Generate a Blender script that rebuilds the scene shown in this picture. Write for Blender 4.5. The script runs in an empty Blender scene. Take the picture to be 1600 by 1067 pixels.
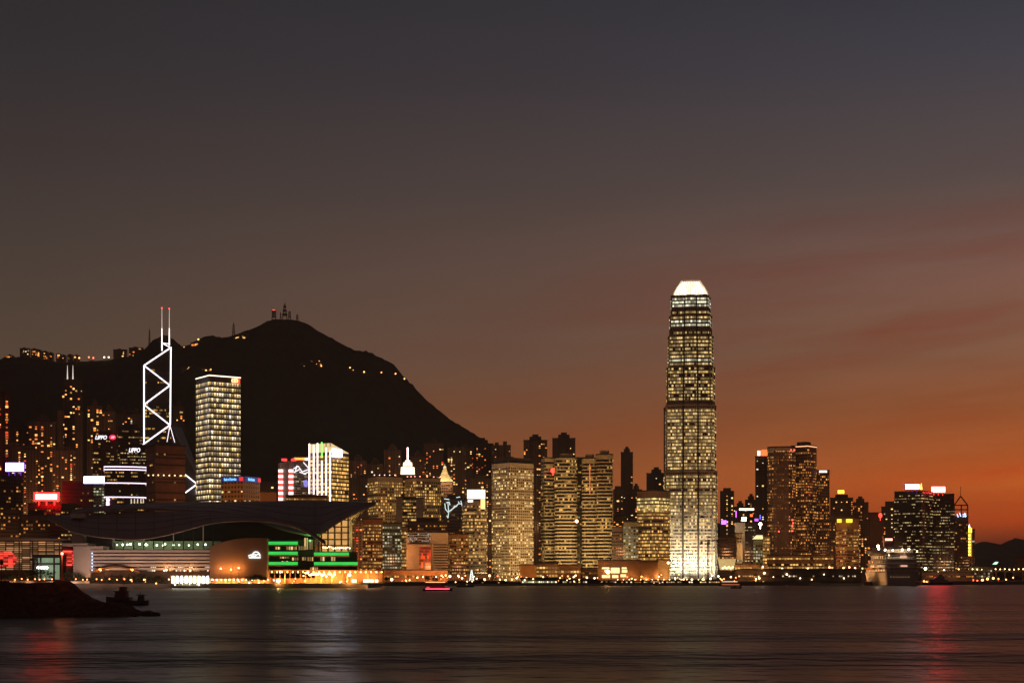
import bpy, bmesh, math, random
from mathutils import Vector, noise as mnoise
random.seed(7)
SC = bpy.context.scene
COL = SC.collection
R = math.radians
# ------------------------------------------------------------------ camera, sky, exposure
F, HY, CAMZ = 2400.0, 900.0, 10.0          # focal length in photo pixels, horizon row, eye height (m)
cam_d = bpy.data.cameras.new('camera'); cam = bpy.data.objects.new('camera', cam_d); COL.objects.link(cam)
cam.location = (0, 0, CAMZ); cam.rotation_euler = (R(90), 0, 0)
cam_d.sensor_width = 36; cam_d.lens = 36 * F / 1600
cam_d.shift_y = (HY - 533.5) / 1600
cam_d.clip_start = 1; cam_d.clip_end = 90000
SC.camera = cam
SC.view_settings.view_transform = 'Standard'; SC.view_settings.look = 'None'
SC.view_settings.exposure = 0; SC.view_settings.gamma = 1
SC.cycles.use_denoising = True
SC.cycles.max_bounces = 5; SC.cycles.diffuse_bounces = 2; SC.cycles.glossy_bounces = 3
SC.cycles.sample_clamp_indirect = 4; SC.cycles.sample_clamp_direct = 0
SUN_AZ, SUN_EL = R(30), R(-3)

def lin(r, g, b):
    f = lambda c: (c / 255 / 12.92) if c <= 10 else ((c / 255 + .055) / 1.055) ** 2.4
    return (f(r), f(g), f(b), 1)

class NT:
    def __init__(s, nt): s.nt = nt
    def new(s, t, **k):
        n = s.nt.nodes.new(t)
        for a, v in k.items(): setattr(n, a, v)
        return n
    def put(s, sock, v):
        if v is None: return
        if hasattr(v, 'is_output'): s.nt.links.new(v, sock)
        else: sock.default_value = v
    def m(s, op, a, b=None, c=None, clamp=False):
        n = s.new('ShaderNodeMath', operation=op, use_clamp=clamp)
        for i, v in enumerate((a, b, c)): s.put(n.inputs[i], v)
        return n.outputs[0]
    def mix(s, f, a, b):
        n = s.new('ShaderNodeMix', data_type='RGBA')
        s.put(n.inputs[0], f); s.put(n.inputs[6], a); s.put(n.inputs[7], b)
        return n.outputs[2]
    def ramp(s, f, stops):
        n = s.new('ShaderNodeValToRGB'); s.put(n.inputs[0], f); e = n.color_ramp.elements
        while len(e) < len(stops): e.new(0.5)
        for el, (p, c) in zip(e, stops): el.position = p; el.color = c
        return n.outputs[0]
    def xyz(s, v):
        n = s.new('ShaderNodeSeparateXYZ'); s.put(n.inputs[0], v); return n.outputs
    def comb(s, x, y, z):
        n = s.new('ShaderNodeCombineXYZ')
        for i, v in enumerate((x, y, z)): s.put(n.inputs[i], v)
        return n.outputs[0]
    def noise(s, v, scale, detail=3, rough=.5):
        n = s.new('ShaderNodeTexNoise'); s.put(n.inputs['Vector'], v); n.inputs['Scale'].default_value = scale
        n.inputs['Detail'].default_value = detail; n.inputs['Roughness'].default_value = rough
        return n.outputs[0]
    def white(s, v):
        n = s.new('ShaderNodeTexWhiteNoise', noise_dimensions='3D'); s.put(n.inputs[0], v)
        return n.outputs

# dusk sky: afterglow to the right, cool and dark overhead, thin streaks of cirrus
W = bpy.data.worlds.new('World'); SC.world = W; W.use_nodes = True
W.node_tree.nodes.clear(); w = NT(W.node_tree)
tc = w.new('ShaderNodeTexCoord'); dx, dy, dz = w.xyz(tc.outputs['Generated'])
el = w.m('DIVIDE', w.m('ARCSINE', dz), R(40))                       # elevation, 0..1 = 0..40 degrees
def py2(y): return math.degrees(math.atan((900 - y) / 2400)) / 40
left = w.ramp(el, [(0, lin(118, 88, 62)), (py2(800), lin(112, 84, 62)), (py2(640), lin(104, 80, 62)), (py2(510), lin(89, 72, 60)), (py2(400), lin(77, 65, 58)), (py2(280), lin(66, 56, 53)), (py2(120), lin(52, 48, 50)), (py2(0), lin(46, 44, 47)), (1, lin(40, 36, 40))])
midc = w.ramp(el, [(0, lin(185, 104, 54)), (py2(720), lin(162, 94, 52)), (py2(640), lin(136, 87, 58)), (py2(560), lin(118, 85, 68)), (py2(440), lin(104, 79, 68)), (py2(300), lin(82, 69, 65)), (py2(120), lin(62, 56, 60)), (py2(0), lin(53, 52, 56)), (1, lin(42, 39, 44))])
right = w.ramp(el, [(0, lin(76, 40, 34)), (py2(850), lin(120, 50, 30)), (py2(818), lin(205, 76, 26)), (py2(755), lin(240, 114, 42)), (py2(700), lin(202, 102, 46)), (py2(650), lin(172, 94, 50)), (py2(560), lin(146, 98, 72)), (py2(440), lin(135, 94, 80)), (py2(300), lin(95, 80, 76)), (py2(120), lin(70, 68, 76)), (py2(0), lin(58, 57, 67)), (1, lin(46, 44, 52))])
az = w.m('ARCTAN2', dx, dy)
aL = w.m('SMOOTH_MIN', w.m('MULTIPLY_ADD', az, 1 / R(17.5), 1.0, clamp=True), 1, .2)       # 0 at -17.5 deg .. 1 straight ahead
aR = w.m('MULTIPLY_ADD', az, 1 / R(19), 0.0, clamp=True)
base = w.mix(aR, w.mix(aL, left, midc), right)
# behind the camera the afterglow gives way to city glow, warmed to lift facades
back = w.m('MULTIPLY_ADD', dy, .5, .5, clamp=True)
base = w.mix(w.m('MULTIPLY_ADD', back, 1.4, -.25, clamp=True), w.ramp(el, [(0, lin(128, 84, 58)), (.25, lin(84, 62, 50)), (1, lin(46, 41, 43))]), base)
sv = w.comb(w.m('MULTIPLY', az, 2.2), w.m('MULTIPLY_ADD', az, -2.4, w.m('MULTIPLY', el, 11)), 0.3)
st1 = w.noise(sv, 1.5, 5, .52)
sv2 = w.comb(w.m('MULTIPLY', az, 3.2), w.m('MULTIPLY_ADD', az, -1.5, w.m('MULTIPLY', el, 26)), 3.3)
st2 = w.noise(sv2, 1.8, 5, .6)
streak = w.m('MULTIPLY_ADD', st1, .6, w.m('MULTIPLY', st2, .4))
side = w.m('MULTIPLY_ADD', az, 1 / R(26), 0.35, clamp=True)
lowf = w.ramp(el, [(0, (.7, .7, .7, 1)), (py2(560), (1, 1, 1, 1)), (py2(420), (.8, .8, .8, 1)), (py2(250), (.15, .15, .15, 1)), (py2(60), (0, 0, 0, 1))])
amp = w.m('MULTIPLY', side, lowf)
dark = w.m('MULTIPLY', w.m('SUBTRACT', .53, streak, clamp=True), w.m('MULTIPLY', amp, 6.5), clamp=True)
lite = w.m('MULTIPLY', w.m('SUBTRACT', streak, .52, clamp=True), w.m('MULTIPLY', amp, 6.5), clamp=True)
def tint(f, c, k):
    n = w.new('ShaderNodeMix', data_type='RGBA', blend_type='MULTIPLY'); w.put(n.inputs[0], f); w.put(n.inputs[6], c); n.inputs[7].default_value = k
    return n.outputs[2]
base = tint(dark, base, (1.0, .66, .58, 1))
base = tint(lite, base, (1.16, 1.14, 1.16, 1))
sky = w.new('ShaderNodeTexSky', sky_type='NISHITA'); sky.sun_disc = False
sky.sun_elevation = SUN_EL; sky.sun_rotation = SUN_AZ
nb = w.new('ShaderNodeBackground'); w.put(nb.inputs[0], sky.outputs[0]); nb.inputs[1].default_value = .05 * .6
bb = w.new('ShaderNodeBackground'); w.put(bb.inputs[0], base); bb.inputs[1].default_value = .89
ad = w.new('ShaderNodeAddShader'); w.put(ad.inputs[0], nb.outputs[0]); w.put(ad.inputs[1], bb.outputs[0])
wo = w.new('ShaderNodeOutputWorld'); w.put(wo.inputs[0], ad.outputs[0])
# the sun is already down: only a breath of its afterglow is left
sl = bpy.data.lights.new('sun', 'SUN'); sl.energy = .03; sl.angle = R(10); sl.color = (1, .45, .2)
so = bpy.data.objects.new('sun', sl); COL.objects.link(so)
so.rotation_euler = Vector((-math.sin(SUN_AZ), -math.cos(SUN_AZ), -.04)).to_track_quat('-Z', 'Y').to_euler()

# ------------------------------------------------------------------ helpers
def P(px, py, Y): return Vector(((px - 800) / F * Y, Y, CAMZ + (HY - py) / F * Y))
def X(px, Y): return (px - 800) / F * Y
def Z(py, Y): return CAMZ + (HY - py) / F * Y

MATS = {}
def mat(name, base, rough=.7, metal=0.0, var=.25, scale=.08, spec=.3):
    if name in MATS: return MATS[name]
    m = bpy.data.materials.new(name); m.use_nodes = True; n = NT(m.node_tree); b = m.node_tree.nodes['Principled BSDF']
    t = n.new('ShaderNodeTexCoord')
    f = n.noise(t.outputs['Object'], scale, 5, .6)
    lo = tuple(c * (1 - var) for c in base) + (1,); hi = tuple(min(1, c * (1 + var)) for c in base) + (1,)
    n.put(b.inputs['Base Color'], n.ramp(f, [(.3, lo), (.7, hi)]))
    b.inputs['Roughness'].default_value = rough; b.inputs['Metallic'].default_value = metal
    b.inputs['Specular IOR Level'].default_value = spec
    MATS[name] = m; return m
def emat(name, col, st, var=0.0, scale=.5, sample=True):
    if name in MATS: return MATS[name]
    m = bpy.data.materials.new(name); m.use_nodes = True; n = NT(m.node_tree); b = m.node_tree.nodes['Principled BSDF']
    b.inputs['Base Color'].default_value = (.02, .02, .02, 1); b.inputs['Roughness'].default_value = .4
    b.inputs['Emission Color'].default_value = tuple(col) + (1,)
    if var:
        t = n.new('ShaderNodeTexCoord'); f = n.noise(t.outputs['Object'], scale, 3)
        n.put(b.inputs['Emission Strength'], n.m('MULTIPLY', n.m('MULTIPLY_ADD', f, 2 * var, 1 - var), st))
    else: b.inputs['Emission Strength'].default_value = st
    m.cycles.emission_sampling = 'AUTO' if sample else 'NONE'
    MATS[name] = m; return m
def winmat(name, cw, lit, c1, c2, st, frame=(.1, .08, .07), fr=.16, run=.45, shape=None, glass=(.012, .014, .018)):
    """a ring of glazing: panes CW metres wide, a random share LIT of them with the lights on, floor by floor"""
    if name in MATS: return MATS[name]
    m = bpy.data.materials.new(name); m.use_nodes = True; n = NT(m.node_tree); b = m.node_tree.nodes['Principled BSDF']
    uv = n.new('ShaderNodeUVMap'); u, v, _ = n.xyz(uv.outputs[0])
    rnd = n.new('ShaderNodeObjectInfo').outputs['Random']
    cu = n.m('DIVIDE', u, cw); cell = n.m('FLOOR', cu); f = n.m('FRACT', cu)
    w1, wc = n.white(n.comb(cell, 3.0, n.m('MULTIPLY', rnd, 977.0)))
    w2, _ = n.white(n.comb(n.m('FLOOR', n.m('DIVIDE', cell, 4.0)), 9.0, n.m('MULTIPLY', rnd, 531.0)))
    w3, _ = n.white(n.comb(1.0, 5.0, n.m('MULTIPLY', rnd, 313.0)))
    val = n.m('MULTIPLY_ADD', w1, 1 - run, n.m('MULTIPLY', w2, run))
    mask = n.m('LESS_THAN', val, n.m('MULTIPLY', n.m('MULTIPLY_ADD', w3, 1.1, .45), lit))
    r_, g_, b_ = n.xyz(wc)
    br = n.m('MULTIPLY_ADD', n.m('POWER', g_, 2.4), 1.25, .16)
    pane = n.m('MULTIPLY', n.m('GREATER_THAN', f, fr / 2), n.m('LESS_THAN', f, 1 - fr / 2))
    if shape == 'tri':          # downlight painted into each pane's glow as a wedge, widest at its head
        a = n.m('ABSOLUTE', n.m('SUBTRACT', f, .5)); vf = n.m('DIVIDE', v, 4.4)
        t = n.m('LESS_THAN', a, n.m('MULTIPLY_ADD', vf, .44, -.03))
        br = n.m('MULTIPLY', br, n.m('MULTIPLY_ADD', t, n.m('MULTIPLY_ADD', vf, .8, .45), .26))
    n.put(b.inputs['Base Color'], n.mix(pane, tuple(frame) + (1,), tuple(glass) + (1,)))
    n.put(b.inputs['Roughness'], n.m('MULTIPLY_ADD', pane, -.5, .65))
    n.put(b.inputs['Emission Color'], n.mix(b_, tuple(c1) + (1,), tuple(c2) + (1,)))
    n.put(b.inputs['Emission Strength'], n.m('MULTIPLY', n.m('MULTIPLY', pane, mask), n.m('MULTIPLY', br, st)))
    m.cycles.emission_sampling = 'NONE'
    MATS[name] = m; return m
def gridmat(name, wall, glass, cw, ch, fu=.5, fv=.5, var=.2, rough=.7):
    """masonry with a regular grid of dark panes, in metres along and up the wall"""
    if name in MATS: return MATS[name]
    m = bpy.data.materials.new(name); m.use_nodes = True; n = NT(m.node_tree); b = m.node_tree.nodes['Principled BSDF']
    uv = n.new('ShaderNodeUVMap'); u, v, _ = n.xyz(uv.outputs[0])
    f = n.m('FRACT', n.m('DIVIDE', u, cw)); g = n.m('FRACT', n.m('DIVIDE', v, ch))
    k = n.m('MULTIPLY', n.m('MULTIPLY', n.m('GREATER_THAN', f, .5 - fu / 2), n.m('LESS_THAN', f, .5 + fu / 2)), n.m('MULTIPLY', n.m('GREATER_THAN', g, .5 - fv / 2), n.m('LESS_THAN', g, .5 + fv / 2)))
    t = n.new('ShaderNodeTexCoord'); s = n.noise(t.outputs['Object'], .06, 5, .6)
    wc = n.ramp(s, [(.3, tuple(c * (1 - var) for c in wall) + (1,)), (.7, tuple(c * (1 + var) for c in wall) + (1,))])
    n.put(b.inputs['Base Color'], n.mix(k, wc, tuple(glass) + (1,)))
    n.put(b.inputs['Roughness'], n.m('MULTIPLY_ADD', k, .2 - rough, rough)); b.inputs['Specular IOR Level'].default_value = .3
    MATS[name] = m; return m

class MB:
    """collects shapes, then links them as ONE mesh object"""
    def __init__(s): s.v = []; s.f = []; s.uv = []; s.mi = []
    def face(s, pts, mi=0, uv=None):
        i = len(s.v); s.v += [tuple(p) for p in pts]; s.f.append(tuple(range(i, i + len(pts)))); s.mi.append(mi)
        s.uv.append(uv or [(0, 0)] * len(pts))
    def prism(s, fp, z0, z1, mi=0, top=True, fp1=None, scale=None):
        fp1 = fp1 or fp; u = 0; n = len(fp)
        for i in range(n):
            a, b = fp[i], fp[(i + 1) % n]; c, d = fp1[(i + 1) % n], fp1[i]
            l = math.hypot(b[0] - a[0], b[1] - a[1])
            s.face([(a[0], a[1], z0), (b[0], b[1], z0), (c[0], c[1], z1), (d[0], d[1], z1)], mi, [(u, 0), (u + l, 0), (u + l, z1 - z0), (u, z1 - z0)])
            u += l
        if top:
            s.face([(p[0], p[1], z1) for p in fp1], mi); s.face([(p[0], p[1], z0) for p in reversed(fp)], mi)
        return s
    def box(s, x0, x1, y0, y1, z0, z1, mi=0):
        return s.prism([(x0, y0), (x1, y0), (x1, y1), (x0, y1)], z0, z1, mi)
    def tube(s, a, b, r, r1=None, n=6, mi=0):
        a = Vector(a); b = Vector(b); r1 = r if r1 is None else r1
        d = (b - a).normalized(); h = Vector((0, 0, 1)) if abs(d.z) < .9 else Vector((1, 0, 0))
        e = d.cross(h).normalized(); g = d.cross(e)
        ca = [a + (e * math.cos(t) + g * math.sin(t)) * r for t in [2 * math.pi * k / n for k in range(n)]]
        cb = [b + (e * math.cos(t) + g * math.sin(t)) * r1 for t in [2 * math.pi * k / n for k in range(n)]]
        for k in range(n): s.face([ca[k], cb[k], cb[(k + 1) % n], ca[(k + 1) % n]], mi)
        s.face(list(ca), mi); s.face(list(reversed(cb)), mi); return s
    def ball(s, c, r, n=8, m=5, mi=0, sz=1.0):
        c = Vector(c); row = []
        for j in range(m + 1):
            th = math.pi * j / m
            row.append([c + Vector((r * math.sin(th) * math.cos(2 * math.pi * i / n), r * math.sin(th) * math.sin(2 * math.pi * i / n), r * sz * math.cos(th))) for i in range(n)])
        for j in range(m):
            for i in range(n):
                q = [row[j][i], row[j + 1][i], row[j + 1][(i + 1) % n], row[j][(i + 1) % n]]
                if j == 0: q = [row[0][0], row[1][i], row[1][(i + 1) % n]]
                if j == m - 1: q = [row[j][i], row[m][0], row[j][(i + 1) % n]]
                s.face(q, mi)
        return s
    def ring(s, fp, z0, z1, off=.12, mi=0, off1=None):
        a = offset(fp, off); return s.prism(a, z0, z1, mi, top=False)
    def loft(s, rows, mi=0, close=False):
        for a, b in zip(rows, rows[1:]):
            for i in range(len(a) - 1): s.face([a[i], a[i + 1], b[i + 1], b[i]], mi)
        return s
    def build(s, name, mats, parent=None, loc=None, smooth=False, merge=False):
        me = bpy.data.meshes.new(name); me.from_pydata(s.v, [], s.f)
        for m in (mats if isinstance(mats, (list, tuple)) else [mats]): me.materials.append(m)
        me.polygons.foreach_set('material_index', s.mi)
        ul = me.uv_layers.new(name='UVMap'); ul.data.foreach_set('uv', [c for f in s.uv for p in f for c in p])
        if merge:
            bm = bmesh.new(); bm.from_mesh(me); bmesh.ops.remove_doubles(bm, verts=bm.verts, dist=.001); bm.to_mesh(me); bm.free()
        if smooth: me.polygons.foreach_set('use_smooth', [True] * len(me.polygons))
        me.update()
        o = bpy.data.objects.new(name, me); COL.objects.link(o)
        if parent: o.parent = parent
        if loc is not None: o.location = loc
        return o
def offset(fp, d):
    out = []; n = len(fp)
    for i in range(n):
        p, q, r = Vector(fp[i - 1][:2]), Vector(fp[i][:2]), Vector(fp[(i + 1) % n][:2])
        e1 = (q - p).normalized(); e2 = (r - q).normalized()
        n1 = Vector((e1.y, -e1.x)); n2 = Vector((e2.y, -e2.x)); k = n1 + n2
        k = k / max(.35, k.length_squared) * 2 if k.length > 1e-6 else n1
        out.append((q.x + k.x * d, q.y + k.y * d))
    return out
def thing(name, label, cat, loc=(0, 0, 0), group=None):
    o = bpy.data.objects.new(name, None); COL.objects.link(o); o.location = loc; return tag(o, label, cat, group)
def tag(o, label=None, cat=None, group=None, kind=None):
    for k, v in (('label', label), ('category', cat), ('group', group), ('kind', kind)):
        if v: o[k] = v
    return o
def copy(o, parent=None, loc=None, rotz=None):
    c = o.copy(); COL.objects.link(c)
    if parent is not None: c.parent = parent
    if loc is not None: c.location = loc
    if rotz is not None: c.rotation_euler = (0, 0, rotz)
    return c
def copy_tree(o, loc=None, label=None, parent=None):
    c = copy(o, parent, loc)
    if label: c['label'] = label
    for k in list(o.children): copy_tree(k, parent=c)
    return c
def spot(loc, target, power, col=(1, .8, .55), ang=70, r=1.0, parent=None):
    l = bpy.data.lights.new('flood_or_fill_light', 'SPOT'); l.energy = power; l.color = col; l.spot_size = R(ang); l.spot_blend = .8; l.shadow_soft_size = r
    o = bpy.data.objects.new('flood_or_fill_light', l); COL.objects.link(o); o.location = loc
    o.rotation_euler = (Vector(target) - Vector(loc)).to_track_quat('-Z', 'Y').to_euler(); return o
def point(loc, power, col=(1, .45, .12), r=1.0, parent=None, down=.12):
    """a lamp or an added glow light, thrown inland onto the buildings behind it"""
    l = bpy.data.lights.new('lamp_or_glow_light', 'SPOT'); l.energy = power; l.color = col; l.shadow_soft_size = r; l.spot_size = R(165); l.spot_blend = .5
    o = bpy.data.objects.new('lamp_or_glow_light', l); COL.objects.link(o); o.location = loc
    o.rotation_euler = Vector((0, 1, down)).to_track_quat('-Z', 'Y').to_euler()  # faces away from the harbour so that it leaves no streaks on the water
    if parent: o.parent = parent
    return o

# ------------------------------------------------------------------ water, land, hills
def water_mat():
    m = bpy.data.materials.new('harbour_water'); m.use_nodes = True; n = NT(m.node_tree); b = m.node_tree.nodes['Principled BSDF']
    t = n.new('ShaderNodeTexCoord'); x, y, z = n.xyz(t.outputs['Object'])
    b.inputs['Base Color'].default_value = (.010, .014, .017, 1); b.inputs['IOR'].default_value = 1.33; b.inputs['Specular IOR Level'].default_value = .24
    q = n.comb(n.m('MULTIPLY', x, .075), n.m('MULTIPLY', y, .11), 0.0)
    q2 = n.comb(n.m('MULTIPLY', x, .22), n.m('MULTIPLY', y, .30), 7.0)
    big = n.comb(n.m('MULTIPLY', x, .0022), n.m('MULTIPLY', y, .016), 2.0)
    h = n.m('ADD', n.m('MULTIPLY', n.noise(q, 1.0, 3, .6), 3.4), n.m('MULTIPLY', n.noise(q2, 1.0, 2, .5), .75))
    h = n.m('ADD', h, n.m('MULTIPLY', n.noise(big, 1.0, 2, .5), 11.0))
    bp = n.new('ShaderNodeBump'); bp.inputs['Strength'].default_value = 1; bp.inputs['Distance'].default_value = .62
    n.put(bp.inputs['Height'], h); n.put(b.inputs['Normal'], bp.outputs[0])
    n.put(b.inputs['Roughness'], n.m('MULTIPLY_ADD', n.noise(big, 1.6, 3), .14, .235))
    return m
wb = MB(); wb.face([(-30000, -300, 0), (30000, -300, 0), (30000, 60000, 0), (-30000, 60000, 0)])
tag(wb.build('water', water_mat()), kind='structure')
SHORE = [(-200, 1290), (420, 1300), (575, 1310), (600, 1600), (900, 1660), (1120, 1660), (1350, 1700), (1480, 1800), (1800, 2000)]
def shoreY(px):
    for (a, ya), (b, yb) in zip(SHORE, SHORE[1:]):
        if px <= b: return ya + (yb - ya) * max(0, px - a) / (b - a)
    return 2000
GZ = 4.0
lb = MB()
front = [(X(p, y), y) for p, y in SHORE]
for a, b in zip(front, front[1:]):
    lb.face([(a[0], a[1], -2), (b[0], b[1], -2), (b[0], b[1], GZ), (a[0], a[1], GZ)])
    lb.face([(a[0], a[1], GZ), (b[0], b[1], GZ), (b[0] * 2.2, 4600, GZ), (a[0] * 2.2, 4600, GZ)])
tag(lb.build('ground', mat('paving', (.16, .14, .12), .9, scale=.02), merge=True), kind='structure')

RIDGE = [(-500, 640), (-200, 600), (-60, 575), (0, 562), (10, 557), (40, 555), (60, 561), (100, 565), (125, 562), (170, 561), (200, 557), (222, 549), (240, 530), (256, 521), (270, 528), (285, 540), (300, 536), (320, 525), (330, 522), (345, 526), (365, 523), (385, 516), (405, 508), (420, 499), (440, 496), (465, 499), (485, 508), (505, 518), (525, 530), (545, 542), (560, 547), (575, 548), (600, 560), (615, 568), (632, 588), (650, 606), (672, 628), (690, 643), (710, 658), (740, 676), (760, 690), (800, 712), (850, 742), (920, 768), (1000, 790), (1100, 812), (1200, 838), (1300, 862), (1400, 884), (1500, 899)]
RY = 3500.0
def ridgeZ(x):
    px = x * F / RY + 800
    if px <= RIDGE[0][0]: return Z(RIDGE[0][1], RY)
    for (a, ya), (b, yb) in zip(RIDGE, RIDGE[1:]):
        if px <= b: return Z(ya + (yb - ya) * (px - a) / (b - a), RY)
    return GZ
def terrain(x, y):
    h = ridgeZ(x)
    if y <= 2350: return GZ
    t = (y - 2350) / (RY - 2350)
    if t <= 1:
        s = t ** 1.25; k = math.sin(math.pi * min(1, t)) * min(1, h / 300)
        g = mnoise.fractal(Vector((x / 260, y / 420, 1.7)), 1, 2, 4)
        return max(GZ, GZ + (h - GZ) * s * (1 + .1 * k * g) + 10 * k * g)
    return max(GZ, h - (y - RY) * .35)
tb = MB(); NXT, NYT = 420, 70
xs = [X(-500, RY) + (X(1520, RY) - X(-500, RY)) * i / NXT for i in range(NXT + 1)]
ys = [2350 + (3800 - 2350) * j / NYT for j in range(NYT + 1)]
rows = []
for y in ys:
    rows.append([Vector((x, y, terrain(x, y) + (.5 + 7 * abs(mnoise.noise(Vector((x / 13, y / 18, 0)))) + 3.5 * mnoise.noise(Vector((x / 45, y / 45, 4))) if y > 2400 else 0))) for x in xs])
tb.loft(rows)
def hill_mat():
    m = bpy.data.materials.new('wooded_hillside'); m.use_nodes = True; n = NT(m.node_tree); b = m.node_tree.nodes['Principled BSDF']
    t = n.new('ShaderNodeTexCoord'); f = n.noise(t.outputs['Object'], .03, 8, .7)
    n.put(b.inputs['Base Color'], n.ramp(f, [(.3, (.03, .038, .02, 1)), (.7, (.075, .08, .04, 1))])); b.inputs['Roughness'].default_value = 1
    b.inputs['Specular IOR Level'].default_value = 0
    return m
HM = hill_mat()
tag(tb.build('hill', HM, merge=True, smooth=True), kind='structure')
FR = [(1380, 905), (1440, 893), (1490, 880), (1508, 872), (1520, 856), (1530, 847), (1540, 846), (1552, 851), (1562, 857), (1572, 850), (1582, 842), (1590, 840), (1600, 845), (1620, 850), (1650, 840), (1700, 862), (1760, 850), (1850, 880)]
fb = MB(); FY = 6800.0; fr = []
for k, (dy_, s) in enumerate([(-1200, .0), (-700, .45), (-300, .85), (0, 1), (400, .7), (1000, 0)]):
    row = []
    for i in range(181):
        px = 1380 + 470 * i / 180
        for (a, ya), (b, yb) in zip(FR, FR[1:]):
            if px <= b + 1e-6: zz = Z(ya + (yb - ya) * (px - a) / (b - a), FY); break
        row.append(Vector((X(px, FY), FY + dy_, max(-5, (zz + 14 * mnoise.noise(Vector((px / 4., 0, 0)))) * s - (5 if s == 0 else 0)))))
    fr.append(row)
fb.loft(fr); tag(fb.build('mountains', HM, merge=True, smooth=True), kind='structure')
def hillpoint(px, py):
    y = 2400
    while y < 3600:
        x = X(px, y)
        if terrain(x, y) >= Z(py, y): return Vector((x, y, terrain(x, y)))
        y += 6
    return Vector((X(px, RY), RY, ridgeZ(X(px, RY))))
# ------------------------------------------------------------------ building kit
WARM = (1, .46, .10); YEL = (1, .62, .17); ORG = (1, .30, .06); WHT = (1, .86, .62); GRN = (.85, .95, .45); COOL = (.75, .95, 1)
M_roof = mat('roof_felt', (.05, .045, .045), .9)
M_pole = mat('dark_steel', (.05, .05, .055), .5, .6)
M_concrete = mat('concrete', (.32, .29, .26), .85)
# wall, glazing ring, floor height, ring height
STY = {
 'gold':   (mat('tan_cladding', (.30, .24, .17)), winmat('gold_glazing', 2.6, 1.1, YEL, WARM, 1.1, (.25, .2, .14)), 4.2, 2.3),
 'rib':    (mat('rib_cladding', (.42, .38, .32)), winmat('rib_glazing', 2.4, 1.25, YEL, WARM, 1.5, (.3, .26, .2), .08), 4.6, 2.7),
 'pale':   (mat('pale_mosaic', (.62, .49, .33), var=.12), winmat('porthole_glazing', 3.0, .44, YEL, (1, .72, .32), 1.5, (.62, .49, .33), .42), 4.0, 2.1),
 'dark':   (mat('dark_glass_cladding', (.035, .028, .026), .35), winmat('dark_glazing', 1.8, .34, YEL, WARM, .85, (.03, .025, .022), .2, run=.68), 4.0, 1.5),
 'dim':    (mat('dim_cladding', (.09, .06, .05)), winmat('dim_glazing', 2.4, .32, WARM, ORG, .8, (.07, .05, .04), .25), 3.8, 1.7),
 'brown':  (mat('brown_cladding', (.22, .10, .055)), winmat('brown_glazing', 3.0, .24, YEL, WARM, .9, (.16, .08, .045), .3), 4.0, 1.9),
 'rust':   (mat('rust_cladding', (.34, .16, .07)), winmat('rust_glazing', 2.8, .7, YEL, WARM, .8, (.28, .13, .06), .3), 3.9, 1.9),
 'green':  (mat('green_grey_cladding', (.20, .22, .16)), winmat('green_glazing', 3.0, .55, GRN, WHT, .55, (.2, .22, .17), .3), 3.9, 2.1),
 'white':  (mat('white_cladding', (.56, .46, .31), var=.12), winmat('white_grid_glazing', 3.2, .62, YEL, WARM, 1.2, (.56, .46, .31), .38), 4.0, 2.3),
 'exch':   (mat('polished_granite', (.55, .44, .27), .45, var=.12), winmat('exchange_glazing', 2.2, .30, YEL, WARM, .8, (.05, .04, .035), .06), 4.3, 2.5),
 'black':  (mat('black_glass_cladding', (.028, .026, .026), .25), winmat('black_glazing', 1.5, .40, YEL, (1, .78, .42), .8, (.02, .02, .02), .12, run=.72), 4.0, 1.2),
 'hotel':  (mat('hotel_cladding', (.20, .13, .10)), winmat('hotel_glazing', 2.4, .46, WARM, ORG, 1.1, (.16, .11, .09), .4), 3.7, 1.8),
 'office': (mat('office_cladding', (.16, .11, .08)), winmat('office_glazing', 2.4, .85, YEL, WARM, .9, (.1, .07, .05), .14), 4.0, 2.1),
 'orange': (mat('orange_cladding', (.36, .20, .09)), winmat('orange_glazing', 2.6, .55, WARM, YEL, .8, (.3, .16, .08), .3), 3.9, 1.9),
 'ck':     (mat('steel_cladding', (.13, .12, .10), .4, .3), winmat('downlit_glazing', 3.5, 1.9, YEL, WHT, 1.5, (.1, .09, .07), .06, shape='tri'), 6.9, 4.4),
 'low':    (mat('podium_cladding', (.20, .12, .075)), winmat('podium_glazing', 3.4, .7, WARM, YEL, 1.1, (.1, .07, .05), .2), 4.4, 2.3),
}
RESW = [gridmat('tower_render_%d' % i, w_, (.012, .012, .014), 3.1 + .3 * i, 2.95, .55, .5) for i, w_ in enumerate([(.12, .085, .065), (.17, .12, .09), (.085, .065, .055), (.20, .15, .11)])]
LC_ = [('amber', (1, .45, .11), 1.9), ('orange', (1, .25, .045), 1.5), ('yellow', (1, .64, .22), 2.0), ('white', (1, .85, .6), 1.5), ('red', (1, .10, .03), 1.0)]
LITM = [emat('lit_window_' + n_, c_, s_, sample=False) for n_, c_, s_ in LC_] + [emat('dim_window_' + n_, c_, s_ * .32, sample=False) for n_, c_, s_ in LC_]
LITP = {}
def lit_window(k, parent, loc, rz, big=1.0):
    if random.random() < .24: k += 5
    if k not in LITP:
        b = MB(); b.box(-1.0, 1.0, -.12, .05, -.85, .85); o = LITP[k] = b.build('lit_window', LITM[k], parent, loc)
    else: o = copy(LITP[k], parent, loc)
    o.rotation_euler = (0, 0, rz); o.scale = (big * random.choice([.8, 1, 1, 1.35]), 1, big * random.choice([.75, .9, 1])); return o

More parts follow.
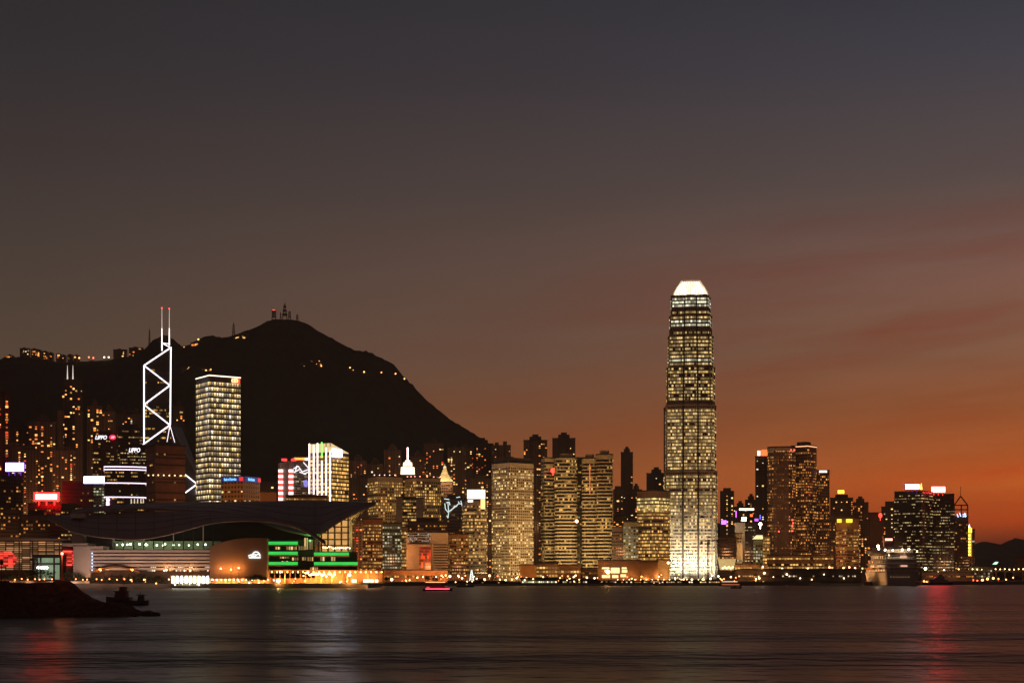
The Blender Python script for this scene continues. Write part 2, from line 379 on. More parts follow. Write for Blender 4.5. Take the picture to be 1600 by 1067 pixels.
UNIT = {
 'box': [(0, 0), (1, 0), (1, 1), (0, 1)],
 'cross': [(.22, 0), (.42, 0), (.42, .1), (.58, .1), (.58, 0), (.78, 0), (.78, .22), (1, .22), (1, .78), (.78, .78), (.78, 1), (.22, 1), (.22, .78), (0, .78), (0, .22), (.22, .22)],
 'notch': [(0, 0), (.28, 0), (.28, .09), (.36, .09), (.36, 0), (.64, 0), (.64, .09), (.72, .09), (.72, 0), (1, 0), (1, 1), (0, 1)],
 'chamfer': [(.12, 0), (.88, 0), (1, .12), (1, .88), (.88, 1), (.12, 1), (0, .88), (0, .12)],
 'bow': [(0, .12), (.12, .05), (.3, .01), (.5, 0), (.7, .01), (.88, .05), (1, .12), (1, 1), (0, 1)],
 'round': [(0, .35), (.04, .17), (.12, .06), (.25, 0), (.75, 0), (.88, .06), (.96, .17), (1, .35), (1, 1), (0, 1)],
}
def plan(x0, x1, Y, xc=None, depth=None, shape='box'):
    """ground plan (world x, y; counter-clockwise, nearest edge first) of a block seen between columns x0 and x1 at distance Y"""
    A, B = X(x0, Y), X(x1, Y)
    if xc is None:
        c = (A + B) / 2; dv = Vector((c, Y)).normalized(); p = Vector((dv.y, -dv.x)); hw = (B - A) / 2 * dv.y
        d = depth or min(45, max(18, hw * 1.7))
        O = Vector((c, Y)) - p * hw; U = p * 2 * hw; V = dv * d
    else:
        K = Vector((X(xc, Y), Y)); dv = K.normalized(); p = Vector((dv.y, -dv.x))
        a = (xc - x0) / F * Y * dv.y; b = (x1 - xc) / F * Y * dv.y
        L = K - p * a + dv * b; Rr = K + p * b + dv * a
        O = L; U = K - L; V = Rr - K
    return [tuple(O + U * s + V * t) for s, t in UNIT[shape]]
def rel(fp):
    c = Vector((sum(p[0] for p in fp) / len(fp), sum(p[1] for p in fp) / len(fp)))
    return c, [(p[0] - c.x, p[1] - c.y) for p in fp]
def rooftop(root, fp, H, kind, m):
    c = Vector((sum(p[0] for p in fp) / len(fp), sum(p[1] for p in fp) / len(fp)))
    sh = lambda k: [(c.x + (p[0] - c.x) * k, c.y + (p[1] - c.y) * k) for p in fp]
    if kind == 'tank':
        b = MB(); b.prism(sh(.5), H, H + 5.5); b.prism(sh(.26), H + 5.5, H + 9); b.build('plant_room', m, root)
    elif kind == 'plant':
        b = MB(); q = sh(.55); b.prism(q, H, H + 4.5); b.build('plant_room', m, root)
    elif kind == 'twin':
        w = max(abs(p[0]) for p in fp)
        for s in (-.45, .4):
            b = MB(); b.box(w * s - w * .2, w * s + w * .2, -4, 4, H, H + 5 + 2 * s); b.build('plant_room', m, root)
def tower(name, label, x0, x1, yt, Y, sty='office', xc=None, shape='box', depth=None, z0=None, cap=None, cat='building', group=None, top='slab', skip0=1, glow=None, fh=None, ybot=None, skiptop=0, chance=1.0):
    fpw = plan(x0, x1, Y, xc, depth, shape); c, fp = rel(fpw)
    if z0 is None: z0 = GZ if Y < 2350 else max(GZ, min(terrain(p[0], p[1]) for p in fpw) - 4)
    H = Z(yt, Y) - z0
    root = thing(name, label, cat, (c.x, c.y, z0), group)
    wm, gm, f0, bh = STY[sty]; fh = fh or f0; bh = bh * fh / f0
    ext = {'tank': 9, 'plant': 4.5, 'twin': 5}.get(cap, 0)
    H -= ext
    b = MB(); b.prism(fp, 0, H - 1.3); b.build('wall', wm, root)
    b = MB(); b.prism(offset(fp, .35), H - 1.3, H); b.build('roof', wm if top == 'wall' else M_roof, root)
    if cap: rooftop(root, fp, H, cap, wm)
    pr = None; n = int((H - 3) / fh)
    for i in range(skip0, n - skiptop):
        if chance < 1 and random.random() > chance: continue
        z = i * fh + (fh - bh) / 2
        if pr is None:
            r_ = MB(); r_.ring(fp, 0, bh, .14); pr = r_.build('window_band', gm, root, (0, 0, z))
        else: copy(pr, root, (0, 0, z))
    root['H'] = H; return root, fp, H
def homes(name, label, x0, x1, yt, Y, dens=.12, pal=(0, 0, 1, 2), shape='cross', wall=0, xc=None, cap='tank', group=None, cap_n=60, z0=None, stair=True, name2='apartment building', big=1.0):
    """a block of flats: its windows are mostly dark, the lit ones each an object"""
    fpw = plan(x0, x1, Y, xc, None, shape); c, fp = rel(fpw)
    if z0 is None: z0 = GZ if Y < 2350 else max(GZ, min(terrain(p[0], p[1]) for p in fpw) - 4)
    ext = {'tank': 9, 'plant': 4.5, 'twin': 5}.get(cap, 0)
    H = Z(yt, Y) - z0 - ext
    root = thing(name, label, name2, (c.x, c.y, z0), group)
    b = MB(); b.prism(fp, 0, H - 1); b.build('wall', RESW[wall], root)
    b = MB(); b.prism(offset(fp, .3), H - 1, H); b.build('roof', M_roof, root)
    if cap: rooftop(root, fp, H, cap, RESW[wall])
    view = Vector((-c.x, -c.y)).normalized(); spots = []
    rnd = random.Random(x0 * 31 + x1 + yt)
    for i in range(len(fp)):
        p, q = Vector(fp[i]), Vector(fp[(i + 1) % len(fp)]); e = q - p; L = e.length
        if L < 2.6: continue
        e /= L; nrm = Vector((e.y, -e.x))
        if nrm.dot(view) < .15: continue
        nc = max(1, int(L / 3.4)); ang = math.atan2(e.y, e.x)
        for k in range(nc):
            pos = p + e * (L * (k + .5) / nc); hot = rnd.random() < .22
            for j in range(2, int((H - 5) / 3.0)):
                d = 1.35 * dens * (3.2 if hot and stair else .75)
                if rnd.random() < d: spots.append((pos + nrm * .06, j * 3.0 + 1.5, ang, hot))
    rnd.shuffle(spots)
    for pos, z, ang, hot in spots[:cap_n]:
        k = pal[rnd.randrange(len(pal))]
        lit_window(k, root, (pos.x, pos.y, z), ang, big * rnd.choice([.75, 1, 1, 1.3]))
    return root, fp, H
def sign(name, label, x0, x1, y0, y1, Y, m, depth=1.6, frame=None, legs=0, cat='sign', frame_w=.6):
    """a lit box sign: a frame with its glowing panel"""
    a, b_ = X(x0, Y), X(x1, Y); z1, z0 = Z(y0, Y), Z(y1, Y); cx = (a + b_) / 2; w2 = (b_ - a) / 2; h = z1 - z0
    root = thing(name, label, cat, (cx, Y, z0))
    f = MB(); f.box(-w2 - frame_w, w2 + frame_w, 0, depth, -frame_w, h + frame_w)
    for k in range(legs):
        lx = -w2 + 2 * w2 * (k + .5) / legs; f.box(lx - .3, lx + .3, .3, .9, -frame_w - 4, -frame_w)
    f.build('frame', frame or M_pole, root)
    g = MB(); g.box(-w2, w2, -.25, .05, 0, h); g.build('panel', m, root)
    return root
def letters(s, parent, loc, size, m, shear=0.0, bold=.02, sx=1.0, name='lettering', ext=.15):
    cu = bpy.data.curves.new(name, 'FONT'); cu.body = s; cu.size = size; cu.shear = shear; cu.offset = bold * size; cu.extrude = ext
    cu.align_x = 'CENTER'; cu.materials.append(m)
    o = bpy.data.objects.new(name, cu); COL.objects.link(o); o.rotation_euler = (R(90), 0, 0); o.location = loc; o.scale = (sx, 1, 1)
    bpy.context.view_layer.update(); dg = bpy.context.evaluated_depsgraph_get()
    me = bpy.data.meshes.new_from_object(o.evaluated_get(dg)); n = bpy.data.objects.new(name, me); COL.objects.link(n)
    n.rotation_euler = o.rotation_euler; n.location = o.location; n.scale = o.scale; bpy.data.objects.remove(o)
    if parent: n.parent = parent
    return n
def bar(name, a, b, r, m, parent, n=6):
    o = parent.location if parent else Vector((0, 0, 0))
    t = MB(); t.tube(Vector(a) - o, Vector(b) - o, r, n=n); return t.build(name, m, parent)
NEON = emat('white_neon', (1, .86, .95), 2.6)
WHITE_SIGN = emat('white_sign_light', (1, .93, .98), 4.5)
# ------------------------------------------------------------------ landmark towers
def office_tower():                                  # the tallest tower: setbacks, centre bay, glowing claw crown
    Y = 1960.0; cx = 1082.5; c = Vector((X(cx, Y), Y + 24)); dv = c.normalized(); p = Vector((dv.y, -dv.x)); m_ = Y / F
    root = thing('skyscraper', 'tallest tower, tapering, floors lit yellow, under a glowing white crown', 'skyscraper', (c.x, c.y, GZ))
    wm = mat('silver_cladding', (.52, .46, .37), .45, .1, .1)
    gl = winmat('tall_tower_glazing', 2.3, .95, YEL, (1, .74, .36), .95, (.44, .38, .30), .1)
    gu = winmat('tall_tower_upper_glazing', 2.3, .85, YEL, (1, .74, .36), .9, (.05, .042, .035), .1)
    gs = winmat('tall_tower_floodlit_glow', 2.3, 6, (1, .92, .6), (.95, .95, .72), 1.1, (.3, .28, .24), .06)  # glow put in for the floodlight on these floors, not lit rooms
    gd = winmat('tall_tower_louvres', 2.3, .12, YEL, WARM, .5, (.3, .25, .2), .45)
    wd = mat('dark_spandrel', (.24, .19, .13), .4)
    def foot(hw):
        q = []
        bay = [(-1, -.80), (-.93, -.80), (-.93, -.92), (-.34, -.97), (-.34, -.94), (-.25, -.94), (-.25, -1.03), (.25, -1.03), (.25, -.94), (.34, -.94), (.34, -.97), (.93, -.92), (.93, -.80)]
        for k in range(4):
            for a, b in bay:
                ca, sa = [(1, 0), (0, 1), (-1, 0), (0, -1)][k]
                u, v = a * ca - b * sa, a * sa + b * ca
                w_ = p * u * hw + dv * v * hw; q.append((w_.x, w_.y))
        return q
    zt = lambda py: Z(py, Y) - GZ
    secs = [(905, 735, 40.5), (735, 632, 38.6), (632, 572, 36.8), (572, 523, 34.6), (523, 491, 32.4), (491, 462, 30.2)]
    nb = 0
    for (yb, yt, hw) in secs:
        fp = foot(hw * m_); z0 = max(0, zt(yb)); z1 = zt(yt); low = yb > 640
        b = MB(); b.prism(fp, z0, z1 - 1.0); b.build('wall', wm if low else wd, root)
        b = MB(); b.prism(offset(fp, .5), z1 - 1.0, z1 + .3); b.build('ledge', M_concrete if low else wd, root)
        for k in range(4):
            for s in (-1, 1):
                ca, sa = [(1, 0), (0, 1), (-1, 0), (0, -1)][k]; b = MB(); q = []
                for u, v in ((s * .295 - .035, -1.0), (s * .295 + .035, -1.0), (s * .295 + .035, -.9), (s * .295 - .035, -.9)):
                    w_ = p * (u * ca - v * sa) * hw * m_ + dv * (u * sa + v * ca) * hw * m_; q.append((w_.x, w_.y))
                b.prism(q, z0 + .5, z1 - 1.2); b.build('groove_shade_strip', mat('groove_shade_dark', (.05, .04, .03), .5), root)  # dark strips stand in for the shade in the bay grooves
        n = int((z1 - z0 - 2) / 4.25); prs = {}
        for i in range(n):
            z = z0 + 1.2 + i * (z1 - z0 - 2) / n; pyc = HY - (z + GZ - CAMZ) * F / Y
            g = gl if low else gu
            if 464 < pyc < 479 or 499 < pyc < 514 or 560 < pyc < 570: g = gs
            if 480 < pyc < 488 or 515 < pyc < 521 or 571 < pyc < 577 or 630 < pyc < 640 or 735 < pyc < 743: g = gd
            if pyc > 872: g = winmat('lobby_glazing', 2.4, 4, (.95, 1, .72), (1, .95, .6), .9, (.4, .36, .28), .3)
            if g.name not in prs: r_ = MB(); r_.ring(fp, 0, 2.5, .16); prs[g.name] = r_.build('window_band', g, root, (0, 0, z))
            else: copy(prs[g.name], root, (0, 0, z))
    # crown
    fp0 = foot(29 * m_); zz = [zt(462), zt(455), zt(447), zt(441), zt(437)]; hh = [27.5, 26, 22, 18, 14.5]
    b = MB(); b.prism(offset(fp0, -.6), zt(463), zt(460)); b.build('crown_base', wd, root)
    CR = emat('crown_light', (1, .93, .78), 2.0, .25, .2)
    b = MB()
    for k in range(4): b.prism(foot(hh[k] * m_ * .94), zz[k], zz[k + 1], fp1=foot(hh[k + 1] * m_ * .94))
    b.build('crown', CR, root)
    b = MB()
    for k in range(44):
        t = 2 * math.pi * k / 44
        def pt(i):
            u, v = math.cos(t), math.sin(t); s = min(1 / max(abs(u), abs(v)), 1.28); w_ = (p * u + dv * v) * hh[i] * m_ * s
            return Vector((w_.x, w_.y, zz[i] + (1.5 if i == 4 else 0)))
        for i in range(4): b.tube(pt(i), pt(i + 1), .55, .45, n=4)
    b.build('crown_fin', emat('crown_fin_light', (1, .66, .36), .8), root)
    b = MB(); b.tube((0, 0, zt(437)), (0, 0, zt(434)), .5, .2); b.build('beacon_mast', M_pole, root)
    for sx in (-1.6, -.5, .6, 1.7):                   # floodlights on the ground in front
        q = c - dv * (26 + 42) + p * 22 * sx
        spot((q.x, q.y, 8), (c.x + p.x * 12 * sx, c.y, 62), 250000, (1, .83, .60), 74)
    return root
office_tower()

def prism_tower():                                   # triangular prism tower outlined in white neon
    Y = 2000.0; c = Vector((X(246, Y), Y + 20))
    root = thing('skyscraper', 'dark prism tower outlined by white zigzag neon, with two lit masts', 'skyscraper', (c.x, c.y, GZ))
    wm = mat('dark_mirror_glass', (.03, .027, .025), .25); gm = winmat('prism_glazing', 1.8, .26, WARM, YEL, .9, (.02, .02, .02), .1, run=.75)
    def L(px, py, d=0): v = P(px, py, Y + d); return Vector((v.x - c.x, v.y - c.y, v.z - GZ))
    b = MB()                                          # tall shaft with a sloping top, then a wider base whose roof slopes right
    A, B = L(225, 905), L(267, 905)
    f = [(A.x, A.y), (B.x, B.y), (B.x - 9, B.y + 30), (A.x + 18, A.y + 36)]
    zl, zr = L(225, 571).z, L(267, 543).z
    b.prism(f, 0, L(225, 600).z, top=False)
    zb = L(225, 600).z; tp = [(f[0][0], f[0][1], zl), (f[1][0], f[1][1], zr), (f[2][0], f[2][1], zr), (f[3][0], f[3][1], zl + 12)]
    for i in range(4):
        a, d = f[i], f[(i + 1) % 4]; b.face([(a[0], a[1], zb), (d[0], d[1], zb), tp[(i + 1) % 4], tp[i]])
    b.face(tp); b.face([(q[0], q[1], 0) for q in reversed(f)]); b.build('wall', wm, root)
    b = MB(); C_, D_ = L(268, 905, 1), L(307, 905, 14); g = [(C_.x, C_.y), (D_.x, D_.y), (D_.x, D_.y + 30), (C_.x + 6, C_.y + 34)]
    h0, h1 = L(267, 664).z, L(307, 742).z
    tp = [(g[0][0], g[0][1], h0), (g[1][0], g[1][1], h1), (g[2][0], g[2][1], h1), (g[3][0], g[3][1], h0)]
    for i in range(4):
        a, d = g[i], g[(i + 1) % 4]; b.face([(a[0], a[1], 0), (d[0], d[1], 0), tp[(i + 1) % 4], tp[i]])
    b.face(tp); b.build('wall', wm, root)
    pr = None; z = L(225, 690).z
    while z < L(225, 578).z:
        if random.random() < .6:
            if pr is None: r_ = MB(); r_.ring(f, 0, 2, .12); pr = r_.build('window_band', gm, root, (0, 0, z))
            else: copy(pr, root, (0, 0, z))
        z += 4.0
    o = root.location
    def bar2(a, b_, r=.85, m=NEON, nm='neon_edge'):
        t = MB(); t.tube(a, b_, r); t.build(nm, m, root)
    k = -1.0
    pts = [(267, 543), (225, 571), (265.5, 602), (225, 632), (265.5, 664), (225, 693)]
    for a, d in zip(pts, pts[1:]): bar2(L(*a, k), L(*d, k))
    bar2(L(225, 571, k), L(225, 693, k)); bar2(L(267, 542, k), L(266, 664, k))
    bar2(L(265.5, 664, k), L(261, 690, k), .3); bar2(L(265.5, 664, k), L(273, 691, k), .3)
    bar2(L(253, 536, k), L(265, 537, k), .45); bar2(L(255, 537, k), L(266, 543, k), .6); bar2(L(223, 694, k), L(227, 697, k), 1.1)
    for a, d in (((289, 741), (308, 756)), ((308, 756), (289, 770)), ((307, 757), (307, 772))): bar2(L(*a, 6), L(*d, 8), .8)
    for px, lo, hi in ((253, 548, 482), (264.5, 540, 483)):
        t = MB(); t.tube(L(px, lo, 3), L(px, 513, 3), .9, .6); t.build('mast', emat('lit_mast', (1, .9, .85), 2.2), root)
        t = MB(); t.tube(L(px, 513, 3), L(px, hi, 3), .5, .3); t.build('mast_tip', emat('lit_mast_tip', (1, .75, .7), .8), root)
        t = MB(); t.ball(L(px, hi - .8, 3), .9); t.build('warning_light', emat('red_beacon', (1, .06, .04), 5), root)
prism_tower()

# square tower of downlit floors
t, fp, H = tower('skyscraper', 'tall square tower, every floor downlit in rows of yellow lamps', 306, 376, 587, 1960, 'ck', xc=327, cat='skyscraper')
b = MB(); b.ring(fp, H - .2, H + 1.2, .5); b.build('roof_edge_light', emat('roof_edge_glow', (1, .85, .6), 2.4), t)
q = P(359, 599, 1978) - t.location
b = MB(); b.box(0, 13, -1, 0, 0, 7); lg = b.build('logo_panel', emat('red_logo', (1, .05, .02), 3), t, (q.x, q.y, q.z)); lg.rotation_euler = (0, 0, .12)
b = MB()
for a_, d_ in (((3, 2), (10, 2)), ((3, 5), (10, 5)), ((3, 2), (3, 5)), ((10, 2), (10, 5)), ((6.5, 1), (6.5, 6))): b.tube((a_[0], -1.2, a_[1]), (d_[0], -1.2, d_[1]), .5, n=4)
b.build('logo_mark', emat('orange_logo', (1, .6, .2), 4), lg)

# office block with red and blue lettering along its eaves
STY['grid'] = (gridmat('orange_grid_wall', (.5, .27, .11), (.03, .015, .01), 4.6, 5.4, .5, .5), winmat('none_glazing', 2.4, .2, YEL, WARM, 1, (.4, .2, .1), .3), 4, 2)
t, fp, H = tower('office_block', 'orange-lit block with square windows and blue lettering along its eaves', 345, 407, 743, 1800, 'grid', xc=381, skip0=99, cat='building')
for k in range(26):
    i = random.choice([0, 0, 1]); a_, d_ = Vector(fp[i]), Vector(fp[i + 1]); e = (d_ - a_); L_ = e.length; e /= L_
    n_ = int(L_ / 4.6); kk = random.randrange(n_); zz = 5.4 * (random.randrange(int(H * .45 / 5.4), int((H - 12) / 5.4)) + .5)
    pos = a_ + e * (kk + .5) * 4.6 + Vector((e.y, -e.x)) * .08
    lit_window(random.choice([2, 2, 0]), t, (pos.x, pos.y, zz), math.atan2(e.y, e.x), 1.1)
BLU = emat('blue_lettering', (.2, .55, 1), 1.6); RED = emat('red_flag_panel', (1, .04, .03), 1)
for i, (s, sx) in enumerate((('Bank of America', .95), ('Bank of America', .70))):
    a_, d_ = Vector(fp[i]), Vector(fp[i + 1]); e = (d_ - a_); L_ = e.length; e /= L_; nrm = Vector((e.y, -e.x))
    mid = a_ + e * L_ * .42 + nrm * .9
    o = letters(s, t, (mid.x, mid.y, H - 5.2), 4.6, BLU, sx=sx * L_ / 36 * .66, bold=.03); o.rotation_euler = (R(90), 0, math.atan2(e.y, e.x))
    b = MB(); b.box(-L_ * .46, L_ * .46, .2, .7, -1.5, 4.6); k_ = b.build('sign_board', emat('blue_board_%d' % i, (.02, .06, .4), .35), t, ((a_ + e * L_ * .5 + nrm * .8).x, (a_ + e * L_ * .5 + nrm * .8).y, H - 5.2)); k_.rotation_euler = (0, 0, math.atan2(e.y, e.x))
    q = a_ + e * L_ * .9 + nrm * .95
    b = MB(); b.box(-L_ * .08, L_ * .08, -.3, .1, -.5, 4); k_ = b.build('flag_panel', RED, t, (q.x, q.y, H - 5.4)); k_.rotation_euler = (0, 0, math.atan2(e.y, e.x))

def ladder_bank():                                   # grey bank tower hung between red and white lit ladder masts
    Y = 1900.0; c = Vector((X(462, Y), Y + 15))
    root = thing('bank_tower', 'grey tower hung from lit ladder masts striped red and white', 'building', (c.x, c.y, GZ))
    def L(px, py, d=0): v = P(px, py, Y + d); return Vector((v.x - c.x, v.y - c.y, v.z - GZ))
    g = mat('bank_grey', (.25, .22, .22), .5, .2)
    gm = winmat('bank_glazing', 2.2, .28, GRN, WHT, .7, (.12, .11, .11), .2)
    def blk(x0, x1, yt, d0, d1, m=g, nm='wall'):
        a, e = L(x0, 905, d0), L(x1, 905, d0); b = MB(); b.box(a.x, e.x, d0 - 15, d1 - 15, 0, L(x0, yt).z); b.build(nm, m, root); return [(a.x, d0 - 15), (e.x, d0 - 15), (e.x, d1 - 15), (a.x, d1 - 15)]
    blk(443, 451, 719, 4, 30); f = blk(459, 484, 719, 4, 34); blk(437, 443, 722, 6, 30); blk(451, 459, 720, 6, 30)
    pr = None
    for i in range(24):
        z = L(459, 785).z + i * 2.9 - 12
        if pr is None: r_ = MB(); r_.ring(f, 0, 1.5, .1); pr = r_.build('window_band', gm, root, (0, 0, z))
        else: copy(pr, root, (0, 0, z))
    RW = [emat('mast_red', (1, .10, .07), 1.3), emat('mast_white', (1, .75, .72), 2.4)]
    for px in (438.5, 454.5):
        mr = MB(); mr.tube(L(px - 3, 905, 1), L(px - 3, 724, 1), .9); mr.tube(L(px + 3, 905, 1), L(px + 3, 724, 1), .9); mo = mr.build('mast', g, root)
        y = 786
        while y > 735:
            for k, (m, h) in enumerate(((RW[0], 4.6), (RW[1], 4.2))):
                a = L(px - 3.6, y, 0); d = L(px + 3.6, y - h, 0); b = MB(); b.box(a.x, d.x, a.y, a.y + 3, a.z, d.z); b.build('lit_panel', m, mo); y -= h
    TW = emat('truss_light', (1, .88, .92), 1.4)
    for a, d in (((457, 733), (466, 728)), ((466, 728), (472, 737)), ((472, 737), (482, 733)), ((459, 738), (468, 733)), ((464, 727), (461, 738)), ((474, 722), (483, 732)), ((483, 737), (474, 740)), ((468, 737), (478, 741))):
        b = MB(); b.tube(L(*a, 2), L(*d, 2), .7); b.build('truss_strut', TW, root)
    for x0, x1, y, m, s in ((440, 448, 718, 'roof_sign_red', (1, .03, .03)), (455, 463, 718, 'roof_sign_red', (1, .03, .03)), (461, 477, 716.5, 'roof_sign_orange', (1, .2, .03)), (476, 483, 717, 'roof_sign_pink', (1, .65, .6))):
        a = L(x0, y + 1.6, 3); d = L(x1, y - 1.6, 3); b = MB(); b.box(a.x, d.x, a.y, a.y + 2, a.z, d.z); b.build('roof_sign', emat(m, s, 4), root)
    a = L(474, 768, 0); 
    b = MB(); b.ball(L(478, 755, 1), 3.2, sz=1.4); b.build('blue_feature_light', emat('blue_violet_light', (.35, .3, 1), .9, .6, .4), root)
ladder_bank()

def rib_tower():                                     # yellow floors, white light ribs rising past the roof
    Y = 1850.0; fpw = plan(483, 545, Y, 517); c, fp = rel(fpw); zt = lambda py: Z(py, Y) - GZ
    root = thing('bank_tower', 'tower of bright yellow floors with white light ribs rising past its slanted roof', 'building', (c.x, c.y, GZ))
    wm, gm = STY['rib'][:2]; H = zt(706)
    b = MB(); b.prism(fp, 0, H); b.build('wall', mat('rib_dark_wall', (.12, .08, .07)), root)
    K, Rr, Bk, L_ = [Vector(q) for q in (fp[1], fp[2], fp[3], fp[0])]
    b = MB(); z2 = zt(692)                            # slanted top of the right half
    top = [(L_.x, L_.y, z2), (K.x, K.y, z2), (Rr.x, Rr.y, H + 1), (Bk.x, Bk.y, H + 1)]
    bot = [(q[0], q[1], H) for q in (L_, K, Rr, Bk)]
    for i in range(4): b.face([bot[i], bot[(i + 1) % 4], top[(i + 1) % 4], top[i]])
    b.face(top); b.build('sloped_roof', emat('lit_roof_face', (1, .72, .32), .9, .3, .2), root)
    pr = None; n = int(H / 4.7)
    for i in range(2, n + 1):
        z = i * 4.7 - 1.5
        if z + 3 > H: break
        if zt(728) < z < zt(712) : pass
        if pr is None: r_ = MB(); r_.ring(fp, 0, 2.8, .14); pr = r_.build('window_band', gm, root, (0, 0, z))
        else: copy(pr, root, (0, 0, z))
    e = K - L_; nrm = Vector((e.y, -e.x)).normalized()
    RB = emat('rib_light', (1, .86, .84), 3.2)
    for k, (f, yt, yb) in enumerate(((.02, 691, 770), (.22, 694, 771), (.40, 691, 774), (.60, 719, 774), (.80, 699, 775), (.985, 704, 783))):
        q = L_ + e * f + nrm * .8
        b = MB(); b.tube((q.x, q.y, zt(yb)), (q.x, q.y, zt(yt)), .85); b.build('light_rib', RB, root)
    q = L_ + e * .6 + nrm * .8; b = MB(); b.tube((q.x, q.y, zt(714)), (q.x, q.y, zt(690)), .85); b.build('light_rib', emat('green_rib_light', (.15, 1, .12), 3), root)
    for f in (.8, .985):
        q = L_ + e * f + nrm * .8; b = MB(); b.tube((q.x, q.y, zt(698)), (q.x, q.y, zt(689)), .5); b.build('rib_tip', M_pole, root)
    e2 = Rr - K; n2 = Vector((e2.y, -e2.x)).normalized(); q = K + e2 * .32 + n2 * 1.0; ang = math.atan2(e2.y, e2.x); hw = e2.length * .24
    b = MB(); b.box(-hw, hw, -.6, .4, 0, 9); o = b.build('sign_panel', emat('blue_white_sign', (.62, .72, 1), 36), root, (q.x, q.y, zt(712.5))); o.rotation_euler = (0, 0, ang)
rib_tower()

# crown tower (tiers of light under a neon spire) and pyramid-roofed tower
t, fp, H = tower('office_tower', 'dim tower crowned by lit round tiers and a pink neon spire', 622, 652, 741, 2150, 'dim')
for y0, y1, hw, nm in ((742, 729, 11.3, 'crown_tier'), (727.5, 721.5, 7.4, 'crown_tier'), (721, 718, 4, 'crown_tier')):
    b = MB(); m_ = 2150 / F; z0 = Z(y0, 2150) - GZ; z1 = Z(y1, 2150) - GZ
    q = [(hw * m_ * math.cos(2 * math.pi * k / 20), hw * m_ * math.sin(2 * math.pi * k / 20)) for k in range(20)]
    b.prism(q, z0, z1, fp1=[(x * .93, y * .93) for x, y in q]); b.build(nm, emat('crown_tier_glow', (1, .74, .52), 2.6, .2, .5), t)
    b = MB(); b.prism([(x * 1.12, y * 1.12) for x, y in q], z0 - 1.2, z0 - .05); b.build('tier_ledge', M_concrete, t)
z0 = Z(718, 2150) - GZ; b = MB(); b.tube((0, 0, z0), (0, 0, Z(698, 2150) - GZ), 1.3); b.build('spire', emat('pink_neon', (1, .55, .5), 5), t)
t, fp, H = tower('office_tower', 'slim brown tower with a floodlit pyramid roof and finial', 683, 707, 752, 2100, 'brown')
q = offset(fp, .8); Hp = Z(731, 2100) - GZ; b = MB()
mid = [(x * .42, y * .42) for x, y in q]; b.prism(q, H, H + (Hp - H) * .55, fp1=mid); b.prism(mid, H + (Hp - H) * .55, Hp, fp1=[(x * .2, y * .2) for x, y in q])
b.build('pyramid_roof', mat('pale_copper', (.6, .5, .3), .5), t)
for sx in (-9, 9): point((t.location.x + sx, t.location.y - 26, t.location.z + H + 3), 26000, (1, .74, .4), 1.5)
b = MB(); b.ball((0, 0, Hp + 1), 2.2, sz=1.3); b.tube((0, 0, Hp + 2), (0, 0, Z(723, 2100) - GZ), .4, .1); b.build('finial', emat('finial_glow', (1, .7, .4), 1.2), t)

spot((X(368, 1700), 1715, 10), (X(376, 1800), 1805, 105), 150000, (1, .52, .17), 80)  # unseen light added to brighten the lettered block's orange wall
# unseen sodium glow added between the blocks to brighten their walls
for px, yy, z, pw in ((8, 1560, 22, 18), (58, 1590, 25, 16), (40, 1900, 60, 40), (75, 2040, 70, 50), (112, 2060, 70, 40), (150, 2190, 70, 40), (190, 2230, 80, 40), (125, 1600, 25, 14), (195, 1600, 25, 14), (255, 1690, 40, 26), (322, 1850, 60, 30), (420, 1700, 40, 18), (470, 1780, 60, 22), (560, 2120, 60, 40), (590, 1960, 50, 30), (615, 2320, 80, 40), (655, 1960, 60, 34), (680, 2330, 80, 40), (720, 2280, 80, 40), (752, 2120, 60, 36), (582, 1680, 30, 16), (612, 1700, 30, 16), (660, 1650, 20, 16), (716, 1660, 20, 12), (745, 1760, 25, 20), (990, 1760, 25, 22), (1024, 1780, 30, 24), (970, 1780, 40, 14), (1135, 1790, 40, 20), (1165, 1880, 40, 22), (1190, 2080, 60, 26), (1222, 1860, 30, 12), (1255, 1880, 50, 12), (1286, 1930, 40, 10), (1325, 1820, 30, 24), (1320, 2240, 70, 26), (1370, 2050, 40, 22), (1420, 1900, 25, 20), (1475, 1940, 25, 20), (1515, 2060, 30, 14), (840, 2290, 90, 26), (880, 2290, 90, 20)):
    point((X(px, yy), yy, z), pw * 2200, (1, .42, .16), 4)
# ------------------------------------------------------------------ the rest of the skyline, left to right
STY['plain'] = (mat('plain_tan_wall', (.38, .31, .23)), STY['gold'][1], 4, 2)
STY['plainbrown'] = (mat('plain_brown_wall', (.16, .09, .06)), STY['brown'][1], 4, 2)
O4 = (0, 1, 1, 0, 3); HOT = (0, 1, 2, 0, 4, 1)
homes('apartment_tower', 'tower cut by the left edge of the photo, top floors lit orange', -16, 15, 608, 1780, .3, (0, 1, 2, 4), 'notch', cap='plant', cap_n=100, big=1.2)
tower('office_tower', 'narrow dark tower carrying the white sign at the far left', -6, 36, 740, 1640, 'dim', shape='notch')
sign('billboard_sign', 'blank white glowing box sign on the far-left tower', 9, 37, 723, 736, 1638, WHITE_SIGN, 2, emat('violet_sign_frame', (.25, .06, .9), .8), legs=3)
homes('apartment_tower', 'low dark flats just right of the tower at the left edge', 18, 46, 656, 2290, .10, O4, wall=2)
homes('apartment_tower', 'flats with a bright orange stair stripe, behind the red sign', 45, 87, 647, 2240, .20, HOT, wall=1, cap_n=100, big=1.3)
homes('apartment_tower', 'squat flats thick with orange windows above the white far-left sign', 7, 34, 691, 2030, .22, HOT, 'notch', 1, cap='plant', cap_n=70)
homes('apartment_tower', 'brown flats between the squat orange-lit flats and the stair stripe', 32, 60, 696, 2060, .15, HOT, 'box', 3, cap='plant', cap_n=60)
